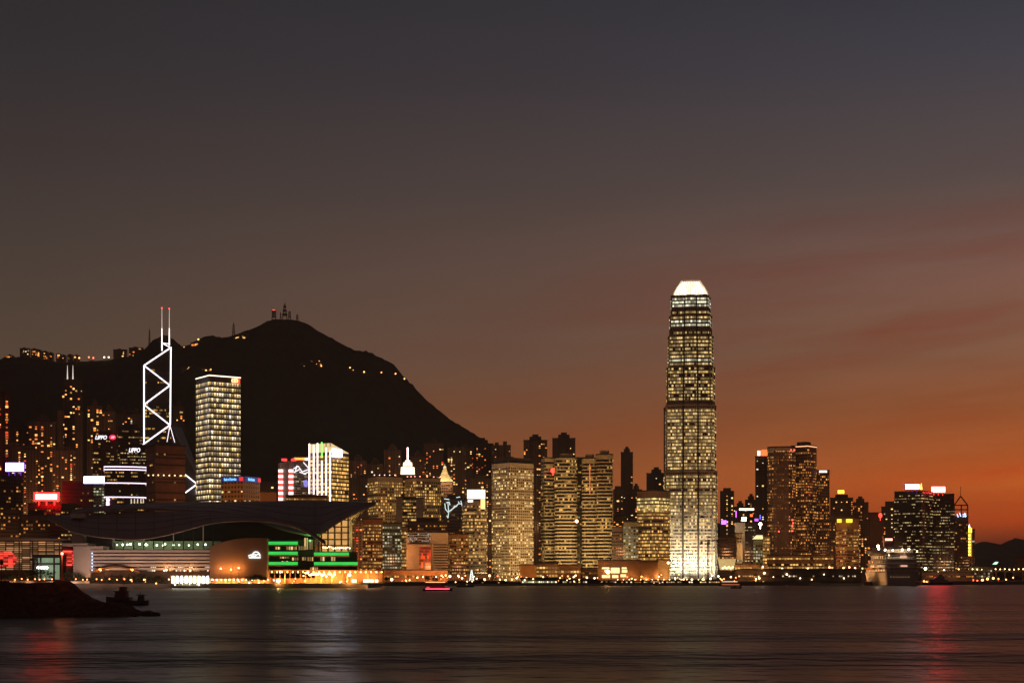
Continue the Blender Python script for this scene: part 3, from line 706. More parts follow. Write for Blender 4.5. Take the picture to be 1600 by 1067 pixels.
homes('apartment_tower', 'plain dark slab at the left foot of the twin-spire tower', 90, 99, 640, 2265, .02, O4, 'box', 3, cap=None)
homes('apartment_tower', 'unlit pale slab along the right side of the twin-spire tower', 118, 130, 640, 2262, .02, O4, 'box', 3, cap=None)
t, fp, H = homes('spired_tower', 'slim residential tower under two short lit spires', 97, 129, 588, 2300, .22, (0, 2, 1, 0), 'chamfer', 2, cap='plant', cap_n=100, big=1.3)
for px in (106, 114.5):
    q = P(px, 585, 2300) - t.location; e = P(px, 571, 2300) - t.location
    b = MB(); b.tube((q.x, q.y - 2, H), (q.x, q.y - 2, q.z), 1.0, .7); b.tube((q.x, q.y - 2, q.z), (e.x, e.y - 2, e.z), .7, .25); b.build('spire', emat('spire_glow', (1, .8, .7), 1.0), t)
homes('apartment_tower', 'mid-height flats in front of the twin-spire tower', 82, 119, 697, 2120, .22, HOT, 'notch', 1, cap='plant', cap_n=80)
homes('apartment_tower', 'tall flats with yellow stair lights, left of the red-badged sign', 136, 160, 623, 2320, .22, (0, 2, 2, 1), wall=1, cap_n=90, big=1.3)
homes('apartment_tower', 'flats directly behind the red-badged sign, second right of the twin spires', 159, 181, 632, 2330, .13, (0, 2, 1), wall=3, cap_n=60)
homes('apartment_tower', 'dark flats half hidden behind the dark glass twin towers', 181, 204, 636, 2345, .08, O4, wall=2)
homes('apartment_tower', 'dark flats touching the left edge of the zigzag neon tower', 203, 224, 637, 2335, .10, O4, wall=0)
homes('apartment_tower', 'flats just right of the zigzag neon tower', 271, 289, 624, 2320, .26, (0, 2, 1), wall=2, cap_n=70, big=1.3)
t, fp, H = tower('office_tower', 'dark glass tower wearing the white sign with the red badge', 145, 183, 673, 2000, 'dark', shape='notch', cap='plant')
def ltr_sign(label, s, x0, x1, y0, y1, Y, badge=None):
    root = thing('rooftop_sign', label, 'sign', tuple(P((x0 + x1) / 2, y1, Y)))
    m_ = Y / F; h = (y1 - y0) * m_; w_ = (x1 - x0) * m_
    b = MB(); b.box(-w_ / 2 - .5, w_ / 2 + .5, .2, .6, -.6, h + .6); b.build('sign_board', M_pole, root)
    letters(s, root, (0, 0, 0), h * 1.36, emat('letter_white', (1, .95, 1), 1.5), .25, .035, w_ / (h * 1.36 * .60 * len(s)))
    if badge:
        a, d = X(badge[0], Y) - root.location.x, X(badge[1], Y) - root.location.x
        b = MB(); b.prism([((a + d) / 2 + (d - a) / 2 * math.cos(t_), h / 2 + .62 * h * math.sin(t_)) for t_ in [2 * math.pi * k / 20 for k in range(20)]], -.3, .3)
        o = b.build('red_badge', emat('badge_red', (1, .02, .06), 2.6), root); o.rotation_euler = (R(90), 0, 0)
        b = MB()
        for k in (-.9, .5, 1.9): b.tube(((a + d) / 2 + k - .9, -.5, h * .3), ((a + d) / 2 + k + .5, -.5, h * .72), .3, n=4)
        b.build('badge_mark', emat('badge_mark_pink', (1, .45, .45), 3), root)
ltr_sign('white slanted letters with an oval red badge, on a dark tower', 'LIPPO', 147, 168, 680, 686, 1990, (171, 181))
tower('office_tower', 'taller dark glass tower with lit office rows beside the red-badged tower', 184, 225, 662, 2080, 'dark', cap='plant')
tower('office_tower', 'black tower wearing white slanted letters without a badge', 187, 231, 694, 1900, 'black', shape='notch')
ltr_sign('white slanted letters alone, at the foot of the zigzag neon tower', 'LIPPO', 199.5, 220, 699.5, 706, 1890)
tower('office_building', 'dark office block with scattered lit rows, below the white harbour-side sign', 97, 146, 752, 1700, 'dark')
tower('office_building', 'greenish louvred block between the white sign and the neon-ringed block', 146, 165, 754, 1722, 'green', fh=3.2)
sign('billboard_sign', 'blank white glowing box sign left of the neon-ringed block', 131, 163, 744, 755, 1690, WHITE_SIGN, 2, emat('blue_sign_frame', (.1, .1, .6), .5))
t, fp, H = tower('office_building', 'curved dark block ringed by bands of lilac-white neon', 163, 228, 726, 1660, 'dark', shape='bow')
for y in (729, 733.5, 754.5, 776.5):
    b = MB(); z = Z(y, 1660) - GZ; b.ring(fp, z - .55, z + .55, .5); b.build('neon_strip', emat('lilac_neon', (1, .78, .98), 2.0), t)
for k in range(5):
    q = P(168.5 + random.uniform(-1.5, 1.5), 784 + random.uniform(-5, 4), 1656) - t.location
    b = MB(); b.ball(tuple(q), random.uniform(.9, 1.9), sz=1.5); b.build('facade_lamp', emat('pink_facade_lamp', (1, .35, .75), 5), t)
b = MB()
for px in (205, 210, 215, 220, 224): q = P(px, 790, 1655) - t.location; e = P(px, 779, 1655) - t.location; b.tube(tuple(q), tuple(e), .55, n=5)
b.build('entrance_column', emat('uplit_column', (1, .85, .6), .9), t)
t, fp, H = tower('office_building', 'tall brown slab in front of the zigzag neon tower', 228, 290, 694, 1760, 'brown', xc=243, chance=.45)
q = P(266, 742, 1756) - t.location
for px in (231, 239, 247, 255, 263, 271, 280, 288):
    q = P(px, 742, 1757) - t.location; b = MB(); b.ball((q.x, q.y + abs(px - 243) * .25, q.z), .85); b.build('facade_lamp', emat('amber_facade_lamp', (1, .62, .3), 3), t)
tower('office_building', 'dim block under the red rooftop sign at the left', 44, 99, 786, 1680, 'dim')
root = thing('rooftop_sign', 'red-framed rooftop sign glowing cream, on the left', 'sign', tuple(P(72.5, 781, 1676)))
m_ = 1676 / F
b = MB(); b.box(-19.5 * m_, 19.5 * m_, 0, 2, -1, 8.3)
for k in (-12, 0, 12): b.box(k * m_ - .3, k * m_ + .3, .4, 1, -5.5, -1)
b.build('frame', emat('red_sign_frame', (1, .003, .003), 42), root)
b = MB(); b.box(-16.5 * m_, 16.5 * m_, -.4, -.05, .7, 6.4); b.build('panel', emat('cream_sign_panel', (1, .62, .34), 5), root)
b = MB()
for x_, z_, dx_, dz_ in ((-9.5, 2, 1.1, 3), (-8.5, 1.5, 2.2, .1), (-5.6, 1.2, .1, 4.3), (-4.6, 2.6, 1.9, 0), (.6, 1.4, .1, 3.6), (.6, 3.2, 2.5, 0), (.6, 5, 2.3, .1), (3.2, 1.4, 0, 3.5), (7, 1.6, .1, 3.4)): b.tube((x_, -.55, z_), (x_ + dx_, -.55, z_ + dz_ + .05), .3, n=4)
b.build('sign_mark', emat('orange_sign_mark', (1, .25, .05), 3), root)
tower('office_building', 'low dark block behind the louvred glass hall, far left', 33, 78, 797, 1590, 'dim', cap='plant')
tower('office_building', 'low dark block under the far-left white sign', -14, 30, 795, 1585, 'dim')
tower('office_building', 'dark low block right of the red rooftop sign', 96, 128, 786, 1640, 'dark')
# behind the roof of the convention hall
homes('apartment_block', 'small dark block just right of the blue-lettered block', 408, 433, 751, 1950, .16, (2, 3), 'box', 2, cap=None, cap_n=25)
tower('office_building', 'low brown block with one bright row, right of the blue-lettered block', 406, 432, 767, 1780, 'rust', chance=.5)
tower('low_building', 'long low brown podium in front of the ladder-mast bank', 447, 512, 773, 1700, 'rust', fh=3.2)
homes('apartment_tower', 'dim flats first right of the rib-lit yellow tower', 546, 573, 709, 2400, .16, HOT, wall=1, cap_n=70)
homes('apartment_tower', 'dim flats second right of the rib-lit yellow tower', 573, 599, 715, 2410, .16, (0, 3, 1, 4), wall=0, cap_n=60)
homes('apartment_tower', 'low dim flats right behind the rib-lit yellow tower', 547, 590, 741, 2230, .15, (0, 1, 3), 'notch', 2, cap='plant', cap_n=70)
homes('apartment_tower', 'taller flats behind and left of the pink neon spire', 600, 627, 693, 2420, .17, HOT, wall=1, cap_n=80)
homes('apartment_tower', 'flats behind and right of the pink neon spire', 641, 664, 703, 2440, .16, HOT, wall=0, cap_n=60)
homes('apartment_tower', 'flats with a hooked string of orange lights, left of the pyramid roof', 662, 693, 683, 2450, .2, HOT, wall=2, cap_n=90)
homes('apartment_tower', 'broad dark flats right of the pyramid-roofed tower', 699, 738, 693, 2390, .16, (0, 2, 1, 2), 'cross', 2, cap='twin', cap_n=100)
homes('apartment_tower', 'tallest dark flats where the hill slope meets the skyline', 736, 771, 683, 2460, .13, HOT, 'cross', 2, cap_n=70)
homes('apartment_tower', 'dark flats behind the top of the pale tower with porthole windows', 768, 798, 690, 2420, .1, HOT, 'notch', 2, cap='twin', cap_n=50)
homes('apartment_tower', 'dim flats filling the gap below the tall flats on the slope', 735, 768, 742, 2200, .15, HOT, 'notch', 0, cap='plant', cap_n=70)
t, fp, H = tower('office_tower', 'pale stone tower with square windows and a low dome', 574, 629, 743, 2040, 'white', xc=589, skiptop=1)
b = MB(); b.ball((2, 0, H - 1), 12, 14, 8, sz=.55); b.build('dome', mat('dome_grey', (.22, .17, .15)), t)
for k in range(5): b = MB(); q = P(585 + 8 * k, 742, 2038) - t.location; b.ball(tuple(q), .8); b.build('parapet_lamp', emat('parapet_lamp_pink', (1, .6, .45), 2.5), t)
t, fp, H = tower('office_tower', 'pale square-windowed tower under a row of small parapet lamps', 632, 689, 745, 2030, 'white', xc=651)
for px in (636, 642, 648, 656, 667, 677, 687): q = P(px, 744, 2028) - t.location; b = MB(); b.ball((q.x, q.y + abs(px - 651) * .5, q.z), .85); b.build('parapet_lamp', emat('parapet_lamp_red', (1, .3, .2), 3), t)
tower('office_building', 'blank pale lift shaft left of the brown slab, mid-skyline', 619, 629, 776, 1950, 'plain', skip0=99)
tower('office_building', 'brown slab with lit yellow rows below the pink neon spire', 628, 650, 776, 1965, 'office')
tower('office_building', 'narrow pale slab beside the brown slab below the pink spire', 650, 662, 777, 1960, 'plain', skip0=99)
tower('office_building', 'rust slab with a bright striped right side, beside the convention hall tip', 566, 598, 809, 1770, 'rust', xc=582)
homes('apartment_block', 'rust block dotted with red windows, nearest the convention hall tip', 549, 567, 813, 1740, .3, (4, 1, 4), 'box', 3, cap=None, cap_n=90, stair=False)
tower('office_building', 'pale olive block right of the rust slab', 597, 627, 816, 1800, 'green', fh=3.6)
tower('office_building', 'thin block with a bright yellow stack of floors', 625, 637, 822, 1810, 'gold')
tower('office_building', 'dark flat-roofed block behind the civic block with the red panel', 637, 698, 808, 1850, 'dim', cap='plant')
# civic block with a red lit panel
Y = 1720; c = Vector((X(667, Y), Y + 12)); t = thing('civic_block', 'pale civic block with a tall red lit panel and striped right wing', 'building', (c.x, c.y, GZ)); zz = lambda py: Z(py, Y) - GZ; lx = lambda px: X(px, Y) - c.x
wl = mat('civic_stone', (.5, .42, .32), var=.12)
b = MB(); b.box(lx(635), lx(700), -10, 20, 0, zz(832)); b.build('wall', wl, t)
b = MB(); b.box(lx(634), lx(701), -10.6, 20.6, zz(832), zz(830)); b.build('roof', M_roof, t)
b = MB(); b.box(lx(636), lx(674), -17, -10.1, 0, zz(850)); b.build('wing_wall', mat('civic_tan', (.42, .30, .2)), t)
for k in range(8):
    z = 12 + k * 3.4; g_ = winmat('red_panel_glazing_%d' % k, 2.2, 5, (1, .02 + .010 * (7 - k), .012), (1, .03 + .022 * (7 - k), .015), 1.3 - .06 * k, (.1, .02, .015), .12)
    b = MB(); b.ring([(lx(655.5), -17.4), (lx(673.5), -17.4), (lx(673.5), -17.1), (lx(655.5), -17.1)], z, z + 2.8, .03); b.build('red_window_band', g_, t)
for k in range(14):
    z = 3 + k * 2.9
    if z > zz(845): break
    b = MB(); b.box(lx(677), lx(700), -10.5, -10.05, z, z + 1.2); b.build('window_band', winmat('civic_glazing', 2.2, .2, YEL, WHT, .6, (.04, .03, .03), .05), t)
for k in range(4):
    b = MB(); b.box(lx(637), lx(672), -10.5, -10.05, zz(846) + k * 2.6, zz(846) + k * 2.6 + 1.3); b.ring([(lx(637), -10.2), (lx(672), -10.2), (lx(672), -10.1), (lx(637), -10.1)], zz(846) + k * 2.6, zz(846) + k * 2.6 + 1.3, .3); b.build('window_band', winmat('civic_top_glazing', 2.2, .5, WHT, COOL, .5, (.2, .17, .14), .4), t)
tower('office_building', 'dark block of bright amber floors right of the civic block', 699, 732, 833, 1740, 'orange', fh=3.8)
tower('office_tower', 'dark tower behind the white calligraphy neon', 690, 731, 772, 1900, 'dim', cap='plant')
t, fp, H = tower('office_tower', 'banded amber tower beneath the cream L-shaped sign', 722, 761, 781, 1850, 'office', xc=727)
s_ = sign('rooftop_sign', 'cream L-shaped lit screen at the tower top', 730, 758, 765, 779, 1846, emat('cream_screen', (1, .78, .5), 3.2, .25, .2), 3)
m_ = 1846 / F
b = MB(); b.box(7 * m_, 14 * m_, -.25, 0.05, -16 * m_, -.6); b.build('panel', emat('gold_screen', (1, .6, .22), 2.0, .4, .3), s_)
b = MB(); b.box(-13 * m_, -5 * m_, -.25, .05, -5 * m_, -2 * m_); b.build('logo_panel', emat('white_logo_patch', (1, .85, .8), 3), s_)
# calligraphy neon
root = thing('neon_sign', 'thin white calligraphy-like neon strokes on a dark facade', 'sign', tuple(P(712, 810, 1885))); m_ = 1885 / F
b = MB(); o = root.location
for pts in ([(694, 779), (702, 780)], [(695, 786), (696, 795), (700, 800)], [(697, 785), (702, 784), (703, 789)], [(700, 785), (701, 800), (700, 809), (698, 805)], [(701, 799), (708, 794), (712, 791), (717, 786)], [(704, 798), (711, 790), (714, 791)], [(713, 777), (719, 776)], [(716, 783), (718, 787), (727, 786)], [(720, 782), (722, 790)], [(724, 786), (724, 798), (726, 803), (724, 808)], [(722, 795), (726, 800)]):
    for a, d in zip(pts, pts[1:]): b.tube(P(*a, 1885) - o, P(*d, 1885) - o, .55, n=5)
b.build('neon_stroke', emat('cool_neon', (.78, .95, .92), 1.05), root)
# pale porthole tower
t, fp, H = tower('office_tower', 'pale tower with rows of small round-looking windows and a dark cap', 768, 834, 721, 1880, 'pale', xc=796, cat='skyscraper', fh=3.5)
b = MB(); b.prism(offset(fp, -1.2), H + .02, H + 5.2); b.build('roof_cap', mat('dark_roof_cap', (.06, .05, .05)), t)
for px, yy in ((776, 1790), (800, 1772), (826, 1790)): spot((X(px, yy), yy - 20, 8), (X(801, 1900), 1890, 70), 165000, (1, .68, .30), 80)
homes('apartment_tower', 'first turreted dark tower right of the pale porthole tower', 818, 855, 678, 2390, .14, (0, 1, 0), 'notch', 2, cap='tank', cap_n=70)
homes('apartment_tower', 'second turreted dark tower, rising behind the striped round-cornered tower', 863, 899, 675, 2400, .14, (2, 2, 0), 'notch', 2, cap='tank', cap_n=60)
tower('office_tower', 'glassy bluish tower left of the striped round-cornered tower', 845, 869, 714, 1930, 'exch', xc=851, depth=30)
b = MB(); b.ball((0, 0, 0), 3.2); b.tube((0, 0, -3), (0, 0, -6), .5)
tag(b.build('beacon_lamp', emat('red_lamp_glow', (1, .05, .03), 4), None, tuple(P(864, 735, 1915))), 'red glowing lamp high on the glassy bluish tower', 'lamp')
t1 = tower('office_tower', 'striped round-cornered tower left of the dark slot', 866, 902, 708, 1900, 'exch', shape='round', cap='plant', cat='skyscraper')
tower('office_tower', 'dark recessed slot between the striped round-cornered towers', 897, 915, 714, 1915, 'dark', fh=4.3)
DS, _, _ = tower('office_tower', 'striped tower right of the dark slot, lower roof', 909, 934, 709, 1900, 'exch', shape='round', cap='plant')
tower('office_tower', 'rightmost striped tower with a bulging rounded front', 931, 958, 703, 1890, 'exch', shape='round', cap='plant')
for px in (878, 918, 946): spot((X(px, 1800), 1800, 8), (X(px, 1900), 1895, 62), 165000, (1, .68, .27), 76)
b = MB(); b.ball((0, 0, 0), 2.0)
lt = MB(); q = P(921.5, 748, 1880) - DS.location; lt.tube((q.x, q.y, Z(772, 1880) - GZ), (q.x, q.y, Z(725, 1880) - GZ), .6); lt.build('light_strip', emat('orange_facade_strip', (1, .2, .05), 1.1), DS)
tag(b.build('facade_lamp', emat('orange_lamp_glow', (1, .55, .3), 9), None, tuple(P(901, 814, 1886))), 'single orange-white lamp halfway up the dark slot', 'lamp')
homes('apartment_tower', 'slender dark tower alone against the sunset', 970, 989, 697, 2420, .05, O4, 'box', 2, cap='tank', cap_n=12)
homes('apartment_tower', 'short dark flats at the left foot of the slender dark tower', 957, 974, 759, 2360, .12, HOT, 'notch', 0, cap='plant', cap_n=30)
homes('apartment_tower', 'short dark flats at the right foot of the slender dark tower', 985, 1003, 755, 2380, .12, HOT, 'notch', 1, cap='tank', cap_n=30)
homes('apartment_tower', 'broad dark flats just left of the tallest tower', 1010, 1041, 729, 2330, .12, O4, 'cross', 2, cap='tank', cap_n=40)
homes('apartment_tower', 'flats crowded with red and orange dots, right of the striped towers', 958, 980, 800, 2000, .2, (1, 4, 0), 'box', 0, cap='plant', cap_n=50)
homes('apartment_tower', 'thin dark tower hugging the left side of the tallest tower', 1037, 1049, 632, 2300, .05, (0, 3), 'box', 2, cap='plant', cap_n=15)
t, fp, H = tower('office_tower', 'gold-lit tower with a pale flat top, left of the tallest tower', 995, 1047, 765, 1880, 'gold', xc=1024, skiptop=3)
for k in range(4):
    b = MB(); b.ring(fp, H - 12 - k * 4.2, H - 9.8 - k * 4.2, .2); b.build('bright_band', winmat('bright_gold_glazing', 2.6, 2, YEL, (1, .85, .35), 1.4, (.25, .2, .1), .08), t)
tower('office_building', 'green-grey gridded block left of the gold-lit tower', 974, 997, 814, 1840, 'green')
tower('office_building', 'dark green block squeezed beside the rightmost striped tower', 956, 976, 822, 1850, 'dim')
# right of the tallest tower
homes('apartment_tower', 'dark flats just right of the tallest tower', 1125, 1147, 762, 2330, .14, (2, 0), 'notch', 2, cap='plant', cap_n=40)
homes('apartment_tower', 'low dark flats second right of the tallest tower', 1146, 1167, 782, 2360, .14, O4, 'box', 0, cap='tank', cap_n=30)
homes('apartment_tower', 'dark flats left of the red-capped tower', 1164, 1183, 771, 2390, .08, O4, 'cross', 2, cap='tank', cap_n=30)
t, fp, H = homes('apartment_tower', 'dark tower with a small red lit cap', 1180, 1204, 712, 2220, .2, (3, 2, 0), 'notch', 2, cap=None, cap_n=80)
b = MB(); q = [(x * .5 + 3, y * .5) for x, y in fp]; b.prism(q, H, H + 9, fp1=[(x * .85, y) for x, y in q]); b.build('lit_cap', emat('red_cap_glow', (1, .12, .03), 2.6), t)
b = MB(); b.box(-9, -5, -9, -7, H, H + 7); b.build('lit_cap', emat('pink_cap_glow', (1, .6, .45), 3), t)
tower('office_building', 'blank tan slab beneath the orange-white square sign', 1148, 1164, 815, 2000, 'plain', skip0=99)
tower('office_building', 'black block right of the blank tan slab', 1162, 1180, 817, 2005, 'black')
tower('office_building', 'dark block under the star-bright lamp', 1177, 1195, 842, 1960, 'green')
t, fp, H = tower('office_building', 'slim yellow-banded block against the big dark hotel', 1192, 1203, 836, 1940, 'gold')
tower('office_building', 'low dim block at the right foot of the tallest tower', 1122, 1151, 838, 1880, 'dim')
tower('office_building', 'low dim block in front of the blank tan slab', 1140, 1160, 832, 1900, 'green', chance=.4)
sign('rooftop_sign', 'long warm-white bar sign over the orange-white square sign', 1155, 1178, 794, 797, 2010, emat('warm_bar', (1, .62, .42), 5), 1)
sign('rooftop_sign', 'small orange-white square sign on the blank tan slab', 1159, 1166, 807.5, 814, 1996, emat('orange_white_square', (1, .68, .42), 7), 1)
sign('rooftop_sign', 'short violet double-line sign near the tallest tower', 1127, 1135, 812.5, 819, 1900, emat('violet_sign', (.55, .16, 1), 2.6), 1)
sign('neon_sign', 'upright violet tube sign left of the warm bar sign', 1149.4, 1150.8, 798, 808, 2010, emat('violet_tube', (.6, .1, .9), 3), 1)
sign('rooftop_sign', 'tiny red-orange sign right of the orange-white square', 1172, 1176, 803, 807, 2012, emat('red_orange_sign', (1, .15, .03), 2.2), 1)
sign('neon_sign', 'small violet flourish beside a blue neon stroke', 1179, 1185, 810, 814, 2000, emat('violet_flourish', (.5, .1, .75), 2), 1)
sign('neon_sign', 'short upright blue neon stroke left of the big dark hotel', 1187, 1188.6, 804, 811, 2000, emat('blue_stroke', (.1, .1, 1), 2.5), 1)
b = MB(); b.ball((0, 0, 0), 2.1); b.tube((0, 0, -2), (0, 0, -6), .4)
tag(b.build('roof_lamp', emat('star_lamp', (1, .85, .6), 14), None, tuple(P(1188, 818.5, 1955))), 'star-bright white roof lamp left of the big dark hotel', 'lamp')
b = MB(); b.prism([(-9, -4), (9, -4), (9, 4), (-9, 4)], 0, 5, fp1=[(-4, -2), (4, -2), (4, 2), (-4, 2)])
tag(b.build('roof_lantern', emat('roof_lantern_glow', (1, .85, .4), 1.3, .4, .3), None, tuple(P(1187, 842, 1960))), 'small yellow glazed roof lantern below the star-bright lamp', 'lantern')
t, fp, H = tower('hotel_tower', 'big dark hotel wing with a curved ribbed front', 1199, 1243, 697, 2000, 'hotel', shape='round', cat='hotel')
b = MB(); b.ring(fp, H - 6, H - 2, .4); b.build('top_rim', mat('pale_rim', (.42, .36, .32)), t)
rib = None
for k in range(14):
    q = P(1202 + k * 2.9, 900, 1990) - t.location
    a_ = MB(); a_.box(-.5, .5, -.4, .4, 0, H - 7); ff = Vector(fp[3]) + (Vector(fp[4]) - Vector(fp[3])) * (k / 13); nn = Vector((-t.location.x, -t.location.y)).normalized()
    if rib is None: rib = a_.build('facade_rib', STY['hotel'][0], t, (ff.x + nn.x * .5, ff.y + nn.y * .5, 0))
    else: copy(rib, t, (ff.x + nn.x * .5, ff.y + nn.y * .5, 0))
t, fp, H = tower('hotel_tower', 'tallest dark hotel block with roof machinery and red lights', 1236, 1276, 689, 2020, 'hotel', xc=1262, cap='plant', cat='hotel')
b = MB(); b.ring(fp, H - 2.6, H - 1.4, .3); b.build('roof_edge_light', emat('amber_roof_edge', (1, .5, .25), 1.6), t)
for px, py in ((1236, 703), (1241, 703), (1238, 812), (1239, 817), (1238, 822), (1238, 829), (1217, 830)):
    q = P(px, py, 1980) - t.location; b = MB(); b.ball(tuple(q), 1.1); b.build('warning_light', emat('red_beacon', (1, .06, .04), 5), t)
tower('hotel_tower', 'lower dark hotel block with a short white sign on its edge', 1273, 1296, 734, 2050, 'hotel', cat='hotel')
sign('rooftop_sign', 'short white lettered bar on the lower dark hotel block', 1280, 1292, 735, 738, 2044, emat('pale_letter_bar', (1, .85, .75), 3), .6)
homes('apartment_tower', 'dark flats with a yellow rooftop sign', 1297, 1333, 772, 2330, .2, (0, 2, 1), 'cross', 2, cap='plant', cap_n=70)
sign('rooftop_sign', 'small yellow rooftop sign above dark flats', 1309, 1319, 765.5, 771, 2325, emat('yellow_sign', (1, .5, .04), 4), 1, legs=2)
homes('apartment_tower', 'dark flats with flat turret, right of the yellow rooftop sign', 1331, 1357, 775, 2350, .16, O4, 'notch', 1, cap='tank', cap_n=50)
tower('office_building', 'dark-sided block behind the orange office with yellow panels', 1296, 1343, 803, 1990, 'dim')
t, fp, H = tower('office_building', 'orange-lit office with two small yellow panels at its top', 1306, 1342, 808, 1940, 'orange', xc=1324, skiptop=2)
for x0, x1 in ((1309.5, 1315), (1323.5, 1332)):
    a = P(x0, 816, 1935) - t.location; d = P(x1, 810.5, 1935) - t.location; b = MB(); b.box(a.x, d.x, a.y, a.y + 6, a.z, d.z); b.build('yellow_panel', emat('yellow_panel', (1, .75, .04), 1.6), t)
homes('apartment_block', 'reddish flats between the orange office and the cruise ship', 1340, 1360, 812, 2050, .2, HOT, 'box', 1, cap=None, cap_n=50)
tower('office_building', 'blank brown block behind the funnel of the cruise ship', 1356, 1380, 800, 2200, 'plainbrown', skip0=99)
homes('apartment_tower', 'dark stepped flats left of the tower with the white sign', 1377, 1392, 791, 2330, .1, O4, 'box', 2, cap=None, cap_n=25)
homes('apartment_tower', 'dark flats touching the tower with the white sign', 1383, 1400, 783, 2300, .12, (3, 2), 'box', 2, cap=None, cap_n=25)
b = MB(); b.ball((0, 0, 0), 2.6, sz=1.4); b.tube((0, 0, -3), (0, 0, -7), .4)
tag(b.build('beacon_lamp', emat('red_lamp_glow', (1, .05, .03), 4), None, tuple(P(1375.5, 805, 2150))), 'red glowing lamp above the cruise ship', 'lamp')
tower('office_tower', 'black glass tower carrying the white sign, far right', 1397, 1458, 766, 2050, 'black', xc=1440, cat='skyscraper')
sign('billboard_sign', 'blue-white glowing rooftop sign on the black glass tower', 1415, 1436, 756.5, 763.5, 2046, emat('blue_white_billboard', (.88, .88, 1), 11), 2, emat('violet_edge', (.12, .06, .5), .7), legs=3)
b = MB(); b.prism([(-1.2, -.6), (1.2, -.6), (1.2, .6), (-1.2, .6)], 0, 8, fp1=[(-.3, -.3), (.3, -.3), (.3, .3), (-.3, .3)])
tag(b.build('flame_sign', emat('yellow_flame', (1, .7, .15), 4), None, tuple(P(1439.5, 764.5, 2046))), 'small yellow flame-shaped light beside the blue-white sign', 'sign')
tower('office_tower', 'black glass tower carrying the pinkish red-glowing sign', 1456, 1491, 771, 2090, 'black', cat='skyscraper')
sign('billboard_sign', 'pinkish white rooftop sign with a red glow, far right', 1456, 1476.5, 760.5, 768.5, 2086, emat('pink_billboard', (1, .055, .05), 95), 2, emat('red_edge', (1, .03, .02), 3), legs=3)
t, fp, H = tower('office_tower', 'dark tower topped by an open frame and a triangular steel peak', 1490, 1513, 806, 2150, 'dim')
lf = lambda px, py: P(px, py, 2152) - t.location
b = MB()
for a, d in (((1491, 806), (1491, 789)), ((1512, 806), (1512, 789)), ((1491, 789), (1512, 789)), ((1491, 796), (1512, 796)), ((1502, 806), (1502, 789)), ((1491, 789), (1501, 775)), ((1512, 789), (1501, 775)), ((1501, 775), (1501, 760))): b.tube(lf(*a), lf(*d), .9 if a[1] > 775 else .35)
b.build('steel_peak', mat('dark_frame', (.06, .035, .03)), t)
b = MB()
for a, d in (((1494, 803), (1496, 808)), ((1498, 801), (1500, 807)), ((1503, 804), (1508, 803)), ((1503, 807), (1509, 806)), ((1506, 801), (1507, 808))): b.tube(lf(*a) + Vector((0, -4, 0)), lf(*d) + Vector((0, -4, 0)), .7, n=5)
b.build('neon_mark', emat('pale_blue_neon', (.5, .65, 1), 2.4), t)
homes('apartment_tower', 'dim brown tower with the upright yellow sign', 1509, 1523, 826, 2180, .06, O4, 'box', 1, cap=None, cap_n=10)
root = thing('vertical_sign', 'tall upright yellow sign of stacked letter blocks, far right', 'sign', tuple(P(1514.5, 869, 2150))); m_ = 2150 / F
b = MB(); b.box(-4 * m_, 4 * m_, 0, 1.5, 0, 45 * m_); b.build('frame', emat('amber_frame', (1, .32, .02), .9), root)
for k in range(7):
    z = (1.5 + k * 5) * m_; b = MB(); b.box(-2.2 * m_, 1.8 * m_, -.3, 0, z, z + 3.0 * m_); b.build('letter_block', emat('yellow_letter_block', (1, .72, .1), 4), root)
b = MB(); b.box(-4 * m_, 4 * m_, -.3, 0, 37 * m_, 44.5 * m_); b.build('top_panel', emat('yellow_top_panel', (1, .6, .05), 3), root)
b = MB(); b.prism([(-1, -1), (1, -1), (1, 1), (-1, 1)], 45 * m_, 50 * m_, fp1=[(-.2, -.2), (.2, -.2), (.2, .2), (-.2, .2)]); b.build('tip_light', emat('white_tip', (.9, .95, 1), 4), root)
tower('low_building', 'low tan block at the right edge of the photo', 1586, 1612, 870, 2500, 'rust', chance=.3)
# podiums and low blocks along the shore
tower('low_building', 'orange floodlit cube at the foot of the pale porthole tower', 813, 838, 881, 1690, 'orange', skip0=99)
tower('low_building', 'brown podium with three bright rows, right of the orange cube', 838, 872, 879, 1700, 'low')
tower('low_building', 'brown podium with amber rows below the striped towers', 872, 907, 881, 1705, 'low', chance=.7)
tower('low_building', 'low dim block right of the brown podiums', 907, 934, 886, 1710, 'dim')
t, fp, H = tower('low_building', 'dark exhibition block with glowing screens in its front', 934, 1001, 874, 1690, 'plainbrown', skip0=99)
for x0, x1, y0, y1 in ((941, 952, 886, 888.5), (955, 968, 886.5, 895), (972, 979, 886, 888.5), (945, 951, 890, 893), (972, 980, 890, 894), (941, 953, 898, 902.5), (957, 966, 898, 902.5), (970, 978, 897, 901)):
    a = P(x0, y1, 1686) - t.location; d = P(x1, y0, 1686) - t.location; b = MB(); b.box(a.x, d.x, a.y - .3, a.y + 6, a.z, d.z); b.build('lit_window', emat('amber_screen', (1, .55, .22), 2.4, .4, .4), t)
tower('low_building', 'windowless dark block right of the glowing screens', 1000, 1028, 876, 1682, 'plainbrown', skip0=99)
tower('low_building', 'pale windowless block against the foot of the tallest tower', 1026, 1047, 873, 1692, 'plain', skip0=99)
root = thing('pavilion', 'lit trapezoid glass pavilion right of the tallest tower', 'building', tuple(P(1137, 890, 1690)))
m_ = 1690 / F; b = MB(); b.prism([(-10 * m_, 0), (9 * m_, 0), (9 * m_, 10), (-10 * m_, 10)], 0, 17 * m_, fp1=[(-13 * m_, -3), (12.5 * m_, -3), (12.5 * m_, 13), (-13 * m_, 13)]); b.build('glass_wall', emat('pavilion_glow', (1, .68, .26), .62, .3, .3), root)
